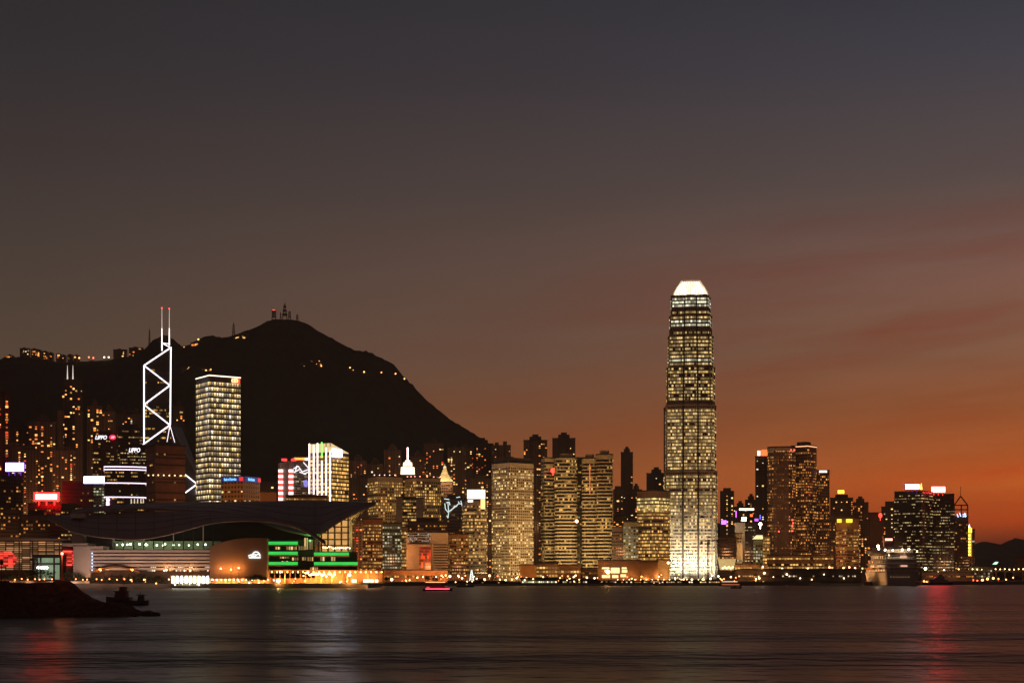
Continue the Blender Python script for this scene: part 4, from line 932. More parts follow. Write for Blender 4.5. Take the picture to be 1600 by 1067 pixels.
b = MB(); b.prism([(-14 * m_, -4), (13.5 * m_, -4), (13.5 * m_, 14), (-14 * m_, 14)], 17 * m_, 17.8 * m_); b.build('roof', M_concrete, root)
for k in range(6):
    b = MB(); b.ball((-8 * m_ + k * 3.1 * m_, -1.5, 2 + (k % 2)), 1.1); b.build('interior_lamp', emat('amber_lamp', (1, .6, .25), 4), root)
tower('ferry_terminal', 'long podium with amber windows below the dark hotel', 1198, 1302, 866, 1830, 'low', depth=40, fh=3.6, chance=.8)
tower('low_building', 'low block of small shops left of the long amber podium', 1148, 1200, 880, 1800, 'low', depth=30, chance=.6)
tower('low_building', 'long dim shed with orange lamps, left of the civic block', 596, 700, 889, 1680, 'rust', depth=25, chance=.8)
tower('low_building', 'low dark sheds beneath the white calligraphy neon', 698, 770, 896, 1690, 'dim', depth=25)
tower('low_building', 'long low shed at the shore beyond the cruise ship', 1440, 1520, 893, 1980, 'dim', depth=30)
tower('low_building', 'green-roofed shed under the upright yellow sign', 1512, 1552, 884, 2150, 'green', depth=30, chance=.4)
# ------------------------------------------------------------------ convention hall on its point of land
def interp(st, x):
    for (a, va), (b, vb) in zip(st, st[1:]):
        if x <= b: return va + (vb - va) * (x - a) / (b - a)
    return st[-1][1]
def smooth(st, x):
    """smooth curve through stations (Catmull-Rom on the value)"""
    n = len(st); i = 0
    while i < n - 2 and x > st[i + 1][0]: i += 1
    (x0, v0), (x1, v1) = st[i], st[i + 1]; t = (x - x0) / (x1 - x0)
    m0 = (v1 - st[i - 1][1]) / (x1 - st[i - 1][0]) if i > 0 else (v1 - v0) / (x1 - x0)
    m1 = (st[i + 2][1] - v0) / (st[i + 2][0] - x0) if i < n - 2 else (v1 - v0) / (x1 - x0)
    h = x1 - x0
    return (2 * t**3 - 3 * t**2 + 1) * v0 + (t**3 - 2 * t**2 + t) * h * m0 + (-2 * t**3 + 3 * t**2) * v1 + (t**3 - t**2) * h * m1
HC = Vector((X(320, 1340), 1340, GZ)); hall = thing('convention_hall', 'long convention hall under sweeping dark wing-like roofs on the waterfront', 'building', HC)
def HL(px, py, Y): v = P(px, py, Y); return v - HC
M_shell = mat('roof_shell', (.34, .25, .22), .5, .1, .1); M_shell2 = mat('roof_shell_upper', (.26, .20, .18), .5, .1, .1)
M_panel = mat('white_panels', (.62, .55, .52), .6, 0, .08); M_conc2 = mat('brown_concrete', (.34, .20, .125), .8, 0, .1); M_dkglass = mat('hall_dark_glass', (.02, .025, .022), .15)
def shell(nm, lo, up, ylo, yup, m, n=60, r=8, sag=0.0, th=1.6):
    x0, x1 = lo[0][0], lo[-1][0]; rows = []
    for j in range(r + 1):
        t = j / r; row = []
        for i in range(n + 1):
            x = x0 + (x1 - x0) * i / n
            ya, yb = smooth(lo, x), smooth(up, x); Ya, Yb = smooth(ylo, x), smooth(yup, x)
            a, b = HL(x, ya, Ya), HL(x, yb, Yb); v = a.lerp(b, t); v.z += sag * math.sin(math.pi * t); row.append(v)
        rows.append(row)
    b = MB(); b.loft(rows); b.loft([[v - Vector((0, 0, th)) for v in row] for row in reversed(rows)])
    b.loft([[v - Vector((0, 0, th)) for v in rows[0]], rows[0]]); b.loft([rows[-1], [v - Vector((0, 0, th)) for v in rows[-1]]])
    return b.build(nm, m, hall, smooth=True, merge=False), rows
LO_A = [(112, 801), (160, 796), (220, 793), (300, 797), (345, 799), (400, 812), (450, 828), (497, 834), (521, 819), (545, 805), (566, 795), (587, 786.5)]
UP_A = [(112, 796.5), (160, 790.5), (220, 786), (300, 784), (345, 783.5), (400, 783), (450, 782.5), (497, 782.5), (521, 783), (545, 783.5), (566, 784.5), (587, 785.5)]
YA = [(112, 1350), (300, 1352), (450, 1322), (497, 1310), (545, 1316), (587, 1322)]; YB = [(112, 1400), (300, 1425), (450, 1420), (520, 1395), (587, 1330)]
_, ra = shell('upper_roof', LO_A, UP_A, YA, YB, M_shell2, sag=1.2)
LO_B = [(74, 808), (95, 819), (112, 828), (150, 836), (180, 839), (207, 841), (240, 838), (280, 829), (310, 820.5), (335, 815), (360, 812.5), (385, 811.8), (412, 812.8), (440, 816.5), (470, 825), (490, 836), (509, 849)]
UP_B = [(74, 806.5), (95, 805), (112, 804), (150, 803), (207, 800), (280, 799), (335, 799.5), (385, 805), (440, 814), (470, 823), (490, 834.5), (509, 848)]
YLB = [(74, 1330), (112, 1312), (207, 1300), (385, 1310), (509, 1302)]; YUB = [(74, 1336), (112, 1350), (207, 1356), (385, 1340), (440, 1318), (509, 1304)]
_, rb = shell('wing_roof', LO_B, UP_B, YLB, YUB, M_shell, sag=1.5)
b = MB()                                              # pale fascia along the front of the wing
for a_, d_ in zip(rb[0], rb[0][1:]): b.tube(a_ - Vector((0, .6, 1.2)), d_ - Vector((0, .6, 1.2)), .5, n=5)
b.build('fascia', mat('fascia_metal', (.42, .36, .32), .4, .4), hall)
def seams(nm, rows, cols, m, r=.22):
    b = MB()
    for c in cols:
        for a_, d_ in zip([rw[c] for rw in rows], [rw[c] for rw in rows][1:]): b.tube(a_ + Vector((0, -.1, .1)), d_ + Vector((0, -.1, .1)), r, n=4)
    for j in range(2, len(rows) - 1, 2):
        for a_, d_ in zip(rows[j], rows[j][1:]): b.tube(a_ + Vector((0, -.1, .1)), d_ + Vector((0, -.1, .1)), r * .7, n=3)
    b.build(nm, m, hall)
SEAM = mat('roof_seam_metal', (.12, .09, .08), .5, .3)
seams('roof_seam', rb, range(3, 60, 4), SEAM); seams('roof_seam', ra, range(3, 60, 5), SEAM)
b = MB(); pv = None
for i in range(25):
    x = 130 + i * 7; v = HL(x, interp([(130, 800), (200, 792.5), (250, 789), (300, 787.5)], x), 1362)
    if pv is not None: b.tube(pv, v, .3, n=4)
    pv = v
b.build('roof_ridge_rail', M_panel, hall)
def hbox(nm, x0, x1, y0, y1, Y, d, m, parent=None):
    a, e = HL(x0, y1, Y), HL(x1, y0, Y); b = MB(); b.box(a.x, e.x, a.y, a.y + d, a.z, e.z); return b.build(nm, m, parent or hall)
def hpoly(nm, pts, Y, d, m):
    q = [HL(x, y, Y) for x, y in pts]; b = MB()
    b.face(q); bk = [v + Vector((0, d, 0)) for v in q]; b.face(list(reversed(bk)))
    n = len(q)
    for i in range(n): b.face([q[i], bk[i], bk[(i + 1) % n], q[(i + 1) % n]])
    return b.build(nm, m, hall)
hbox('roof_plant_box', 110, 130, 802, 809, 1330, 8, M_panel)
M_hallin = mat('hall_interior_wall', (.36, .40, .28), .8)
arch = [(x, smooth(LO_B, x) + 1.5) for x in (135, 160, 185, 207, 230, 260, 290, 320, 350, 385, 415, 440, 465, 485, 498)]
hpoly('rear_glazing', [(130, 862)] + [(498, 862)] + list(reversed(arch)), 1352, 2, M_dkglass)
hbox('lounge_wall', 172, 345, 845, 862, 1340, 1.5, M_hallin)
for k in range(11):                                   # slim columns under the wing
    x = 178 + k * 15.5; v = HL(x, smooth(LO_B, x) + 3, 1314); e = HL(x, 862, 1314); b = MB(); b.tube(v, e, .45); b.build('column', M_panel if k % 3 == 0 else M_pole, hall)
LM = emat('lounge_lamp', (.85, 1, .72), 7)
for px in (183, 192, 199, 204, 218, 228, 230, 245, 255, 258, 271, 280, 295, 309, 321):
    b = MB(); b.ball(HL(px, 850.5 + random.uniform(-1, 1.5), 1322), random.choice([.6, .75, .9])); b.build('lounge_lamp', LM, hall)
for px in (190, 225, 260, 300): point(tuple(HC + HL(px, 850, 1328)), 1500, (.8, 1, .62), 1)
hbox('service_tower', 112, 130, 829, 848, 1318, 14, M_panel); hbox('service_wall', 131, 175, 836, 862, 1330, 10, mat('service_grey', (.16, .14, .13)))
# podium: blank end block, banded parking levels, curved blank end
hbox('podium_wall', 139, 380, 858, 902, 1306, 30, mat('podium_shadow_wall', (.07, .045, .035)))  # dark colour stands in for the shade behind the parapet bands
hbox('end_block', 114.5, 141, 853, 902, 1303, 40, M_panel); hbox('end_block_cap', 97, 137, 848.5, 852.9, 1304, 30, M_panel); hbox('end_block_cap', 141.2, 161, 853, 860, 1304.5, 20, M_panel)
for k in range(6): hbox('parapet_band', 141.2, 380, 859 + k * 5.5, 862.6 + k * 5.5, 1303.5, 2.3, M_panel)
for k in range(6):
    b = MB(); b.ball(HL(144, 863.8 + k * 5.3, 1302.8), .55); b.build('edge_lamp', emat('blue_edge_lamp', (.5, .65, 1), 3), hall)
for row, y, st in ((0, 886.2, 1.4), (1, 890.8, 1.0)):
    for x0, x1 in ((230, 250), (254, 272), (274, 292), (294, 312), (318, 336), (340, 358), (362, 379)):
        a = HL(x0 + random.uniform(0, 3), y + 1.3, 1304.6); e = HL(x1 - random.uniform(0, 4), y - 1.2, 1304.6); b = MB()
        r_ = [(a.x, a.y), (e.x, a.y), (e.x, a.y + .5), (a.x, a.y + .5)]; b.ring(r_, a.z, e.z, .02)
        b.build('window_band', winmat('podium_row_glazing', 1.7, .8, (1, .5, .2), WHT, 2.2, (.1, .06, .04), .3), hall)
curve = [(328, 853.5), (340, 849), (355, 844.5), (370, 841.5), (385, 840.3), (400, 840), (417, 840.5)]
hpoly('curved_blank_wall', [(328, 903), (417, 903)] + list(reversed(curve)), 1302.4, 26, M_conc2)
lg = emat('white_emblem_light', (.95, 1, 1), 1.3)
def emb(pts, r=.55):
    b = MB()
    for a, d in zip(pts, pts[1:]): b.tube(HL(*a, 1301.6), HL(*d, 1301.6), r, n=6)
    return b
EB = MB()
for pts, r in (([(389, 870.6), (407, 870.6)], .85), ([(388, 868), (392, 866.5), (396, 865.8), (400, 866.3)], .55), ([(394, 867), (396, 863.5), (399, 861.8), (402, 862), (405, 864.5), (406.5, 868.5)], .6), ([(399, 868.5), (401, 866), (404, 865.8)], .5), ([(392, 869), (396, 868.2), (399, 869)], .5)):
    t_ = emb(pts, r); k0 = len(EB.v); EB.v += t_.v; EB.f += [tuple(i + k0 for i in f) for f in t_.f]; EB.uv += t_.uv; EB.mi += t_.mi
EB.build('emblem', lg, hall)
# right part: dark terraces edged with green light, amber curtain wall under the roof tip
hbox('terrace_wall', 417.2, 492, 843, 903, 1316, 20, M_dkglass); hbox('terrace_wall', 489, 558, 862, 903, 1319, 18, M_dkglass)
GB = emat('green_light_band', (.05, 1, .14), .65, .25, .12)
for x0, x1, y in ((417.5, 465, 845.3), (417.5, 465, 861), (417.5, 465, 877), (490.5, 545, 862.3), (490.5, 558.5, 877.2)):
    t_ = hbox('green_band', x0, x1, y + .4, y + 5.2, 1311, 1.2, GB); hbox('slab_edge', x0 - .5, x1 + .5, y + 5.8, y + 7.2, 1311.2, 6, M_conc2)
random.seed(3)
for x0, x1, y0, y1 in ((430, 438, 854, 858), (447, 463, 853.5, 858.5), (466, 478, 853, 859), (475, 481, 840, 858), (483, 488, 843, 858), (437, 452, 869.5, 872), (456, 466, 870.5, 875), (468, 478, 870, 875), (480, 489, 870, 876), (500, 508, 869, 876), (517, 524, 869, 876), (436, 450, 876.2, 876.9), (484, 496, 886, 890)):
    a = HL(x0, y1, 1314.5); e = HL(x1, y0, 1314.5); b = MB(); r_ = [(a.x, a.y), (e.x, a.y), (e.x, a.y + .5), (a.x, a.y + .5)]; b.ring(r_, a.z, e.z, .02); b.build('lit_window', winmat('terrace_glazing', 2.0, .9, (1, .48, .14), (1, .65, .25), 1.2, (.03, .02, .015), .3), hall)
cw = [(500, 861), (546, 861), (546, 806.5), (538, 812), (528, 818), (517, 824.5), (508, 830), (500, 835.5)]
hpoly('curtain_wall', cw, 1330, 1, emat('amber_hall_light', (1, .50, .15), .75, .55, .16))
b = MB()
for k in range(5):
    x = 502 + k * 10.5; yt = interp([(500, 835.5), (508, 830), (517, 824.5), (528, 818), (538, 812), (546, 806.5)], x); b.tube(HL(x, 861, 1328.8), HL(x, yt, 1328.8), .75, n=4)
for y in (812, 823, 832, 842.5, 852):
    x0 = max(500, 546 - (y - 806.5) * 1.58); b.tube(HL(x0, y, 1328.8), HL(546, y, 1328.8), .6, n=4)
b.build('curtain_wall_frame', mat('brown_frame', (.12, .07, .04)), hall)
for k in range(14):
    b = MB(); b.ball(HL(505 + k * 3.2, 855.5 + random.uniform(-1.5, 1), 1313), random.uniform(.4, .8)); b.build('terrace_lamp', emat('terrace_lamp_glow', (1, .75, .45), 6), hall)
hbox('corner_pillar', 546.5, 550, 800, 903, 1326, 6, mat('olive_pillar', (.3, .26, .15)))
so_lo = [(548, 833), (553, 818), (560, 807), (568, 799), (577, 792), (586.5, 788)]; so_hi = [(547, 807), (553, 802.5), (560, 798.5), (568, 794.5), (577, 790.5), (586.5, 787)]
b = MB(); b.loft([[HL(x, y, 1334) for x, y in so_lo], [HL(x, y, 1322) for x, y in so_hi]])
b.loft([[HL(x, y, 1334.5) for x, y in so_hi], [HL(x, y, 1334.5) for x, y in so_lo]]); b.build('roof_soffit', mat('ribbed_soffit', (.34, .30, .16)), hall)
b = MB()
for t in (.2, .5, .8): 
    q = [HL(a[0] + (c_[0] - a[0]) * t, a[1] + (c_[1] - a[1]) * t, 1333 - 12 * t) for a, c_ in zip(so_lo, so_hi)]
    for a, d in zip(q, q[1:]): b.tube(a, d, .35, n=4)
b.build('soffit_rib', mat('soffit_rib_metal', (.5, .42, .22)), hall)
point(tuple(HC + HL(556, 835, 1316)), 9000, (1, .7, .3), 1); point(tuple(HC + HL(480, 842, 1306)), 5500, (.15, 1, .2), 1.5)
for px in (128, 180, 240, 300, 360, 400): spot((X(px, 1270), 1262, 3), tuple(HC + HL(px, 868, 1304)), 24000 if px < 330 else 6000, (1, .62, .46) if px < 330 else (1, .48, .22), 100)  # unseen lights added over the water to brighten the podium and end wall
# ------------------------------------------------------------------ west of the hall: louvred glass hall and porch
lh = thing('glass_hall', 'low glass hall of fine amber louvres with red-lit end bays, left edge', 'building', tuple(P(47, 905, 1330))); LC = lh.location.copy()
def lbox(nm, x0, x1, y0, y1, Y, d, m, parent=lh):
    a, e = P(x0, y1, Y) - LC, P(x1, y0, Y) - LC; b = MB(); b.box(a.x, e.x, a.y, a.y + d, a.z, e.z); return b.build(nm, m, parent)
lbox('wall', -16, 96, 843, 905, 1334, 30, mat('louvre_back', (.20, .12, .07))); lbox('roof', -18, 98, 841, 843.6, 1330, 34, M_panel)
pr = None
for k in range(15):
    y = 846 + k * 3.0; f0 = P(-16, y + 1.6, 1333) - LC; f1 = P(96, y, 1333) - LC
    if pr is None: b = MB(); b.ring([(f0.x, f0.y), (f1.x, f0.y), (f1.x, f0.y + .6), (f0.x, f0.y + .6)], 0, f1.z - f0.z, .05); pr = b.build('louvre_band', winmat('louvre_glazing', 7, 1.6, (1, .42, .16), (1, .55, .26), .55, (.2, .12, .07), .1), lh, (0, 0, f0.z))
    else: copy(pr, lh, (0, 0, f0.z))
RP = winmat('red_louvre_glazing', 4, 3, (1, .04, .03), (1, .09, .05), 2.0, (.2, .03, .02), .04)
for x0, x1, ya, yb in ((-16, 28, 861, 886), (98, 115, 860, 884)):
    n = int((yb - ya) / 3)
    for k in range(n):
        w = (x1 - 5 * abs(k - n / 2) * .5 if x0 < 0 else x1); f0 = P(x0, ya + k * 3 + 2.2, 1331.8) - LC; f1 = P(w, ya + k * 3, 1331.8) - LC
        b = MB(); b.ring([(f0.x, f0.y), (f1.x, f0.y), (f1.x, f0.y + .6), (f0.x, f0.y + .6)], f0.z, f1.z, .05); b.build('red_louvre_band', RP, lh)
lbox('red_bay_wall', 96.5, 115.5, 853, 905, 1333, 20, mat('red_bay_back', (.2, .06, .05)))
for k in range(5): lbox('pier', 8 + k * 21, 9.6 + k * 21, 843.8, 905, 1332.2, 1, M_conc2)
ph = thing('porch', 'dark flat-roofed porch with a greenish-white lit interior, by the glass hall', 'building', tuple(P(74, 905, 1318))); LC = ph.location.copy()
lbox('roof', 50, 97, 866, 871, 1312, 14, mat('porch_dark', (.06, .05, .05)), ph); lbox('side_wall', 50, 54, 871.2, 905, 1313, 12, MATS['porch_dark'], ph); lbox('side_wall', 93, 97, 871.2, 905, 1313, 12, MATS['porch_dark'], ph)
lbox('back_wall', 54, 93, 871.2, 905, 1323, 1, emat('porch_glass', (.62, .85, .5), .32, .4, .2), ph); lbox('beam', 54, 93, 879, 882, 1320, 1, MATS['porch_dark'], ph); lbox('post', 62, 64.5, 871.2, 905, 1317, 1, MATS['porch_dark'], ph); lbox('post', 83, 85.5, 871.2, 905, 1317, 1, MATS['porch_dark'], ph)
for px in (59.5, 65, 69, 73): b = MB(); b.ball(P(px, 886.5, 1314) - LC, 1.15); b.build('lamp', emat('porch_lamp', (1, 1, .88), 8), ph)
# low dome canopy, arcade, bright pier pavilion, canopy by the hall
dm = thing('canopy', 'low orange-lit shell canopy in front of the banded podium', 'canopy', tuple(P(180, 904, 1298))); b = MB(); m_ = 1298 / F; rows = []
for j in range(5):
    rows.append([Vector(((-38 + 76 * i / 24) * m_ * (1 - .1 * j), j * 4, max(0, 5.5 + 5 * math.sin(math.pi * min(1, max(0, (i / 24) * .9 + .06))) - .3 * j))) for i in range(25)])
b.loft(rows); b.loft([[v - Vector((0, 0, .8)) for v in r_] for r_ in reversed(rows)]); b.loft([[v - Vector((0, 0, .8)) for v in rows[0]], rows[0]]); b.build('shell', mat('canopy_shell', (.45, .22, .07)), dm, smooth=True)
for k in range(6): b = MB(); b.tube(((-30 + 12 * k) * m_, 3, 0), ((-30 + 12 * k) * m_, 3, 6), .3); b.build('post', M_pole, dm)
def arcade(name, label, x0, x1, Y, yt, n, roofm, lampm, back, cat='pier', rows_=1, lr=.6):
    root = thing(name, label, cat, (X((x0 + x1) / 2, Y), Y, GZ)); hw = (X(x1, Y) - X(x0, Y)) / 2; H = Z(yt, Y) - GZ
    b = MB(); b.box(-hw, hw, 0, 9, H - .9, H); b.build('roof', roofm, root)
    if back: b = MB(); b.box(-hw, hw, 8, 8.6, 0, H - 1); b.build('back_wall', back, root)
    for k in range(n + 1): x = -hw + .4 + (2 * hw - .8) * k / n; b = MB(); b.box(x - .28, x + .28, .3, .9, 0, H - .95); b.build('column', M_conc2, root)
    pr = None
    for k in range(n):
        for r_ in range(rows_):
            x = -hw + 2 * hw * (k + .5) / n; l = (x, 2 + random.uniform(-1, 1), H - 1.8 - r_ * 2.2)
            if pr is None: b = MB(); b.ball((0, 0, 0), lr); pr = b.build('lamp', lampm, root, l)
            else: copy(pr, root, l)
    return root
AM = emat('sodium_lamp', (1, .40, .10), 9); WM = emat('pavilion_lamp', (.95, 1, .75), 12); YM = emat('yellow_lamp', (1, .66, .28), 9)
OB = mat('arcade_wall', (.45, .24, .12))
arcade('arcade', 'long orange-lit arcade with lamps between its columns, below the emblem wall', 328, 421, 1306, 902, 14, M_conc2, emat('arcade_lamp', (1, .72, .42), 7), OB, lr=.7)
arcade('pavilion', 'dazzling greenish-white lit ferry pavilion right of the fishing boats', 266, 327, 1303, 898, 9, M_conc2, WM, mat('pavilion_wall', (.6, .62, .42)), 'building', 3, 1.0)
for px in (275, 290, 300, 318): point((X(px, 1305), 1304, 7.5), 1500, (.9, 1, .6), .8)
for px in (340, 362, 384, 406): point((X(px, 1308), 1309, 7), 11000, (1, .40, .10), .6)
cn = arcade('canopy_building', 'wide low amber-lit building at the foot of the green-banded terraces', 420, 600, 1308, 890, 22, M_conc2, emat('canopy_lamp', (1, .5, .14), 7), OB, 'building', 1, .7)
for px in (445, 480, 500, 520, 545, 575): point((X(px, 1309), 1305, 8), 15000, (1, .40, .09), .8)
g = thing('lit_sign_strip', 'row of bright amber lights above the moored ferry', 'lights', tuple(P(500, 898, 1304)))
for k in range(16): b = MB(); b.ball(((k - 8) * 1.75, 0, random.uniform(-1.2, 2.2)), random.uniform(.5, 1.1)); b.build('lamp', YM, g)
for px, w_ in ((553, 7), (570, 5), (575, 5), (581, 5), (588, 5)):
    a = P(px - w_ / 2, 909.5, 1306) - cn.location; e = P(px + w_ / 2, 905, 1306) - cn.location; b = MB(); b.box(a.x, e.x, -.4, 0.2, max(.3, a.z), e.z); b.build('lit_window', emat('pale_shop_window', (1, .85, .5), 3, .3, .4), cn)

# ------------------------------------------------------------------ lamps
def street_lamp(px, py, Y, label, group, m=AM, r=.8, light=0, col=(1, .42, .10), base=None, pole=True):
    base = GZ if base is None else base
    z = Z(py, Y); root = thing('street_lamp', label, 'street lamp', (X(px, Y), Y, base), group)
    if z - base > 1.5 and pole: b = MB(); b.tube((0, 0, 0), (0, 0, z - base - r * .6), .22, .14); b.build('pole', M_pole, root)
    b = MB(); b.ball((0, 0, z - base), r); b.build('lamp_head', m, root)
    if light: point((X(px, Y), Y - 2.5, z), light, col, .5)
    return root
for px, py in ((157, 890), (207, 890), (260, 890), (297, 891), (345, 888), (361, 889.5), (373, 887)):
    street_lamp(px, py, 1300, 'tall orange street lamp in front of the banded podium', 'street lamps before the banded podium', r=.85, light=2600)
for px in (24, 33, 45, 53, 62, 70, 82, 118, 130, 138, 150, 160, 172, 183, 196, 206):
    street_lamp(px + random.uniform(-2, 2), 905 + random.uniform(-1.2, .8), 1294, 'small low orange promenade lamp behind the breakwater', 'low lamps along the left promenade', m=emat('promenade_lamp', (1, .27, .07), 8), r=.55, light=500 if px % 3 == 0 else 0)
for px, py, r in ((612, 905, 1.5), (640, 906, .7), (652, 902, .9), (661, 901, .8), (690, 899, .8), (703, 900, 1.3), (716, 899, .9), (722, 903, .9), (745, 904, 1.1), (757, 905, 1.3), (765, 899, 1.2), (781, 905, .8), (790, 906, 1.0), (800, 905, .7)):
    street_lamp(px, py, 1664, 'orange lamp on the shore between the civic block and the pale porthole tower', 'shore lamps in the middle', m=emat('peach_lamp', (1, .5, .22), 9), r=r, light=11000 if r > .85 else 0)
for px, py in ((826, 905), (847, 904), (890, 904), (917, 902), (929, 903), (1055, 903), (1068, 905), (1081, 905), (1098, 905), (1110, 904)):
    street_lamp(px, py, 1668, 'amber lamp on the shore below the striped towers and the tallest tower', 'shore lamps on the right', m=YM, r=.9, light=5000)
for px, py in ((1142, 901), (1153, 900), (1160, 892), (1192, 885), (1222, 888), (1262, 888), (1296, 886), (1318, 887), (1327, 886), (1336, 887), (1345, 893)):
    street_lamp(px, py, 1790, 'orange lamp on the shore below the dark hotel', 'shore lamps below the hotel', m=emat('peach_lamp', (1, .5, .22), 9), r=1.0, light=6500)
for i in range(15):
    street_lamp(1498 + i * 7.2, 889 + random.uniform(-.5, .5), 2150, 'one of the evenly spaced lamps along the elevated road, far right', 'lamps on the elevated road', m=YM, r=.8, base=GZ)
b = street_lamp(435, 907, 1301, 'brightest orange lamp, on the quay by the moored ferry', None, m=emat('dazzling_lamp', (1, .55, .2), 40), r=1.5, light=9000)
street_lamp(546, 898, 1301, 'bright orange lamp near the bow of the moored ferry', None, m=emat('bright_lamp', (1, .5, .16), 20), r=1.2, light=6000)
street_lamp(438, 893, 1303, 'small amber lamp above the brightest quay lamp', None, m=YM, r=.8)
street_lamp(950, 893, 1675, 'large white-orange lamp beside the glowing screens', None, m=emat('bright_lamp', (1, .5, .16), 20), r=2.2, light=8000)
street_lamp(1446, 888, 1850, 'bright white lamp with a green cast behind the cruise ship', None, m=emat('white_green_lamp', (.95, 1, .6), 16), r=1.6, light=9000, col=(.8, 1, .5))
street_lamp(1044, 879, 1660, 'small pinkish lamp at the left foot of the tallest tower', None, m=emat('peach_lamp', (1, .5, .22), 9), r=1.3, light=4000)
rs = random.Random(5)
for i in range(64):                                   # the small lights that fringe the whole shore
    px = rs.uniform(592, 1345); Y_ = shoreY(px) + rs.uniform(2, 30); k = rs.choice(['amber', 'amber', 'orange', 'cream', 'red'])
    street_lamp(px, rs.uniform(897, 908), Y_, 'small %s lamp among the lights fringing the far shore' % k, 'small %s shore lights' % k, m=emat('shore_%s' % k, {'amber': (1, .5, .16), 'orange': (1, .32, .07), 'cream': (1, .8, .5), 'red': (1, .12, .05)}[k], 6), r=rs.uniform(.45, 1.0), light=7000 if i % 3 == 0 else 0)
for i in range(26):
    px = rs.uniform(200, 596); k = rs.choice(['amber', 'orange', 'cream'])
    street_lamp(px, rs.uniform(903, 911), 1296, 'small %s lamp on the quay below the convention hall' % k, 'small %s quay lights' % k, m=emat('shore_%s' % k, (1, .5, .16), 6), r=rs.uniform(.35, .7))
b = MB(); b.box(X(-30, 1293), X(140, 1293), 1292.6, 1293.2, GZ, GZ + 1.9); tag(b.build('parapet_wall', mat('pale_parapet', (.6, .5, .42))), 'long pale parapet wall along the promenade behind the breakwater', 'wall')
for px in (10, 45, 80, 115): spot((X(px, 1289), 1288.5, GZ + 1), (X(px, 1293), 1293, GZ + 1), 700, (1, .6, .4), 150)
# elevated road, far right
b = MB(); b.box(X(1425, 2150), X(1640, 2150), 2146, 2158, Z(893, 2150), Z(890.5, 2150))
for k in range(14): b.box(X(1430 + k * 14, 2152) - .8, X(1430 + k * 14, 2152) + .8, 2150, 2152, GZ, Z(893, 2150) - .02)
tag(b.build('elevated_road', M_concrete), kind='structure')
root = thing('road_sign', 'small greenish-white tilted lit sign beyond the upright yellow sign', 'sign', tuple(P(1555, 888, 2160)))
b = MB(); b.tube((0, 0, 0), (0, 0, 6), .3); b.build('post', M_pole, root); b = MB(); b.prism([(-4, -.4), (2, -.4), (2, .4), (-4, .4)], 6, 9.5, fp1=[(0, -.4), (4.5, -.4), (4.5, .4), (0, .4)]); b.build('panel', emat('mint_sign', (.6, 1, .75), 1.6), root)
# quay lights on the far shore, right
for i, (px, py, m, r) in enumerate([(1512, 905, 'red_quay_lamp', 1.6), (1520, 906, 'red_quay_lamp', 1.4), (1527, 907, 'red_quay_lamp', 1.2), (1535, 906, 'amber_quay_lamp', 1.6), (1543, 904, 'amber_quay_lamp', 1.6), (1552, 903, 'amber_quay_lamp', 1.5), (1560, 904, 'red_quay_lamp', 1.2), (1572, 905, 'amber_quay_lamp', 1.0), (1583, 902, 'amber_quay_lamp', .9), (1494, 899, 'pale_quay_lamp', 1.1), (1482, 901, 'pale_quay_lamp', 1.0), (1466, 894, 'pale_quay_lamp', 1.2), (1458, 899, 'pale_quay_lamp', .9), (1475, 890, 'pale_quay_lamp', .8)]):
    m = emat(m, {'r': (1, .1, .03), 'a': (1, .4, .1), 'p': (1, .85, .5)}[m[0]], 7)
    street_lamp(px, py, 1990, 'coloured lamp on the low far-right quay', 'lamps on the far-right quay', m=m, r=r, light=5000 if i % 2 == 0 else 0)

# ------------------------------------------------------------------ piers and things on the shore
def pier(name, label, x0, x1, Y, yt, yb, rows_, lamps, m=None, lit=.35, roof='flat', gm=None):
    root = thing(name, label, 'pier', (X((x0 + x1) / 2, Y), Y, 0)); hw = (X(x1, Y) - X(x0, Y)) / 2; H = Z(yt, Y)
    b = MB(); b.box(-hw, hw, 0, 22, 2.2, H - 1.5); b.build('wall', m or mat('pier_wall', (.09, .06, .05)), root)
    b = MB()
    if roof == 'vault':
        n = max(2, int(hw * 2 / 26)); w_ = 2 * hw / n
        for k in range(n):
            q = [(-hw + w_ * (k + .5) + w_ * .5 * math.cos(math.pi * (1 - j / 8)), (H - 1.5) + 1.8 * math.sin(math.pi * j / 8)) for j in range(9)]
            for (xa, za), (xb, zb) in zip(q, q[1:]): b.face([(xa, -1, za), (xb, -1, zb), (xb, 23, zb), (xa, 23, za)])
            b.face([(x_, -1, z_) for x_, z_ in reversed(q)])
    else: b.box(-hw - .6, hw + .6, -1.2, 23, H - 1.48, H)
    b.build('roof', M_roof, root)
    b = MB(); b.box(-hw - 1, hw + 1, -3, 24, -2, 2.18); b.build('deck', M_concrete, root)
    for k in range(rows_):
        z = 3.2 + k * (H - 6) / max(1, rows_); b = MB(); b.ring([(-hw + 1, -.02), (hw - 1, -.02), (hw - 1, .1), (-hw + 1, .1)], z, z + 1.5, .06); b.build('window_band', gm or winmat('pier_glazing', 2.4, lit, WARM, WHT, 1.6, (.05, .035, .03), .3), root)
    for x_, y_, r in lamps: b = MB(); b.ball((X(x_, Y) - root.location.x, -1.6, Z(y_, Y)), r); b.build('lamp', YM, root)
    return root
pier('ferry_pier', 'long dark vaulted ferry pier below the dark hotel', 1152, 1346, 1688, 888, 912, 2, [(1194, 895, 1.1), (1229, 897, 1.0), (1250, 903, .7), (1287, 897, .6), (1186, 903, 1), (1181, 904, .8), (1318, 903, .7), (1208, 901, .5), (1268, 905, .6)], lit=.30, roof='vault')
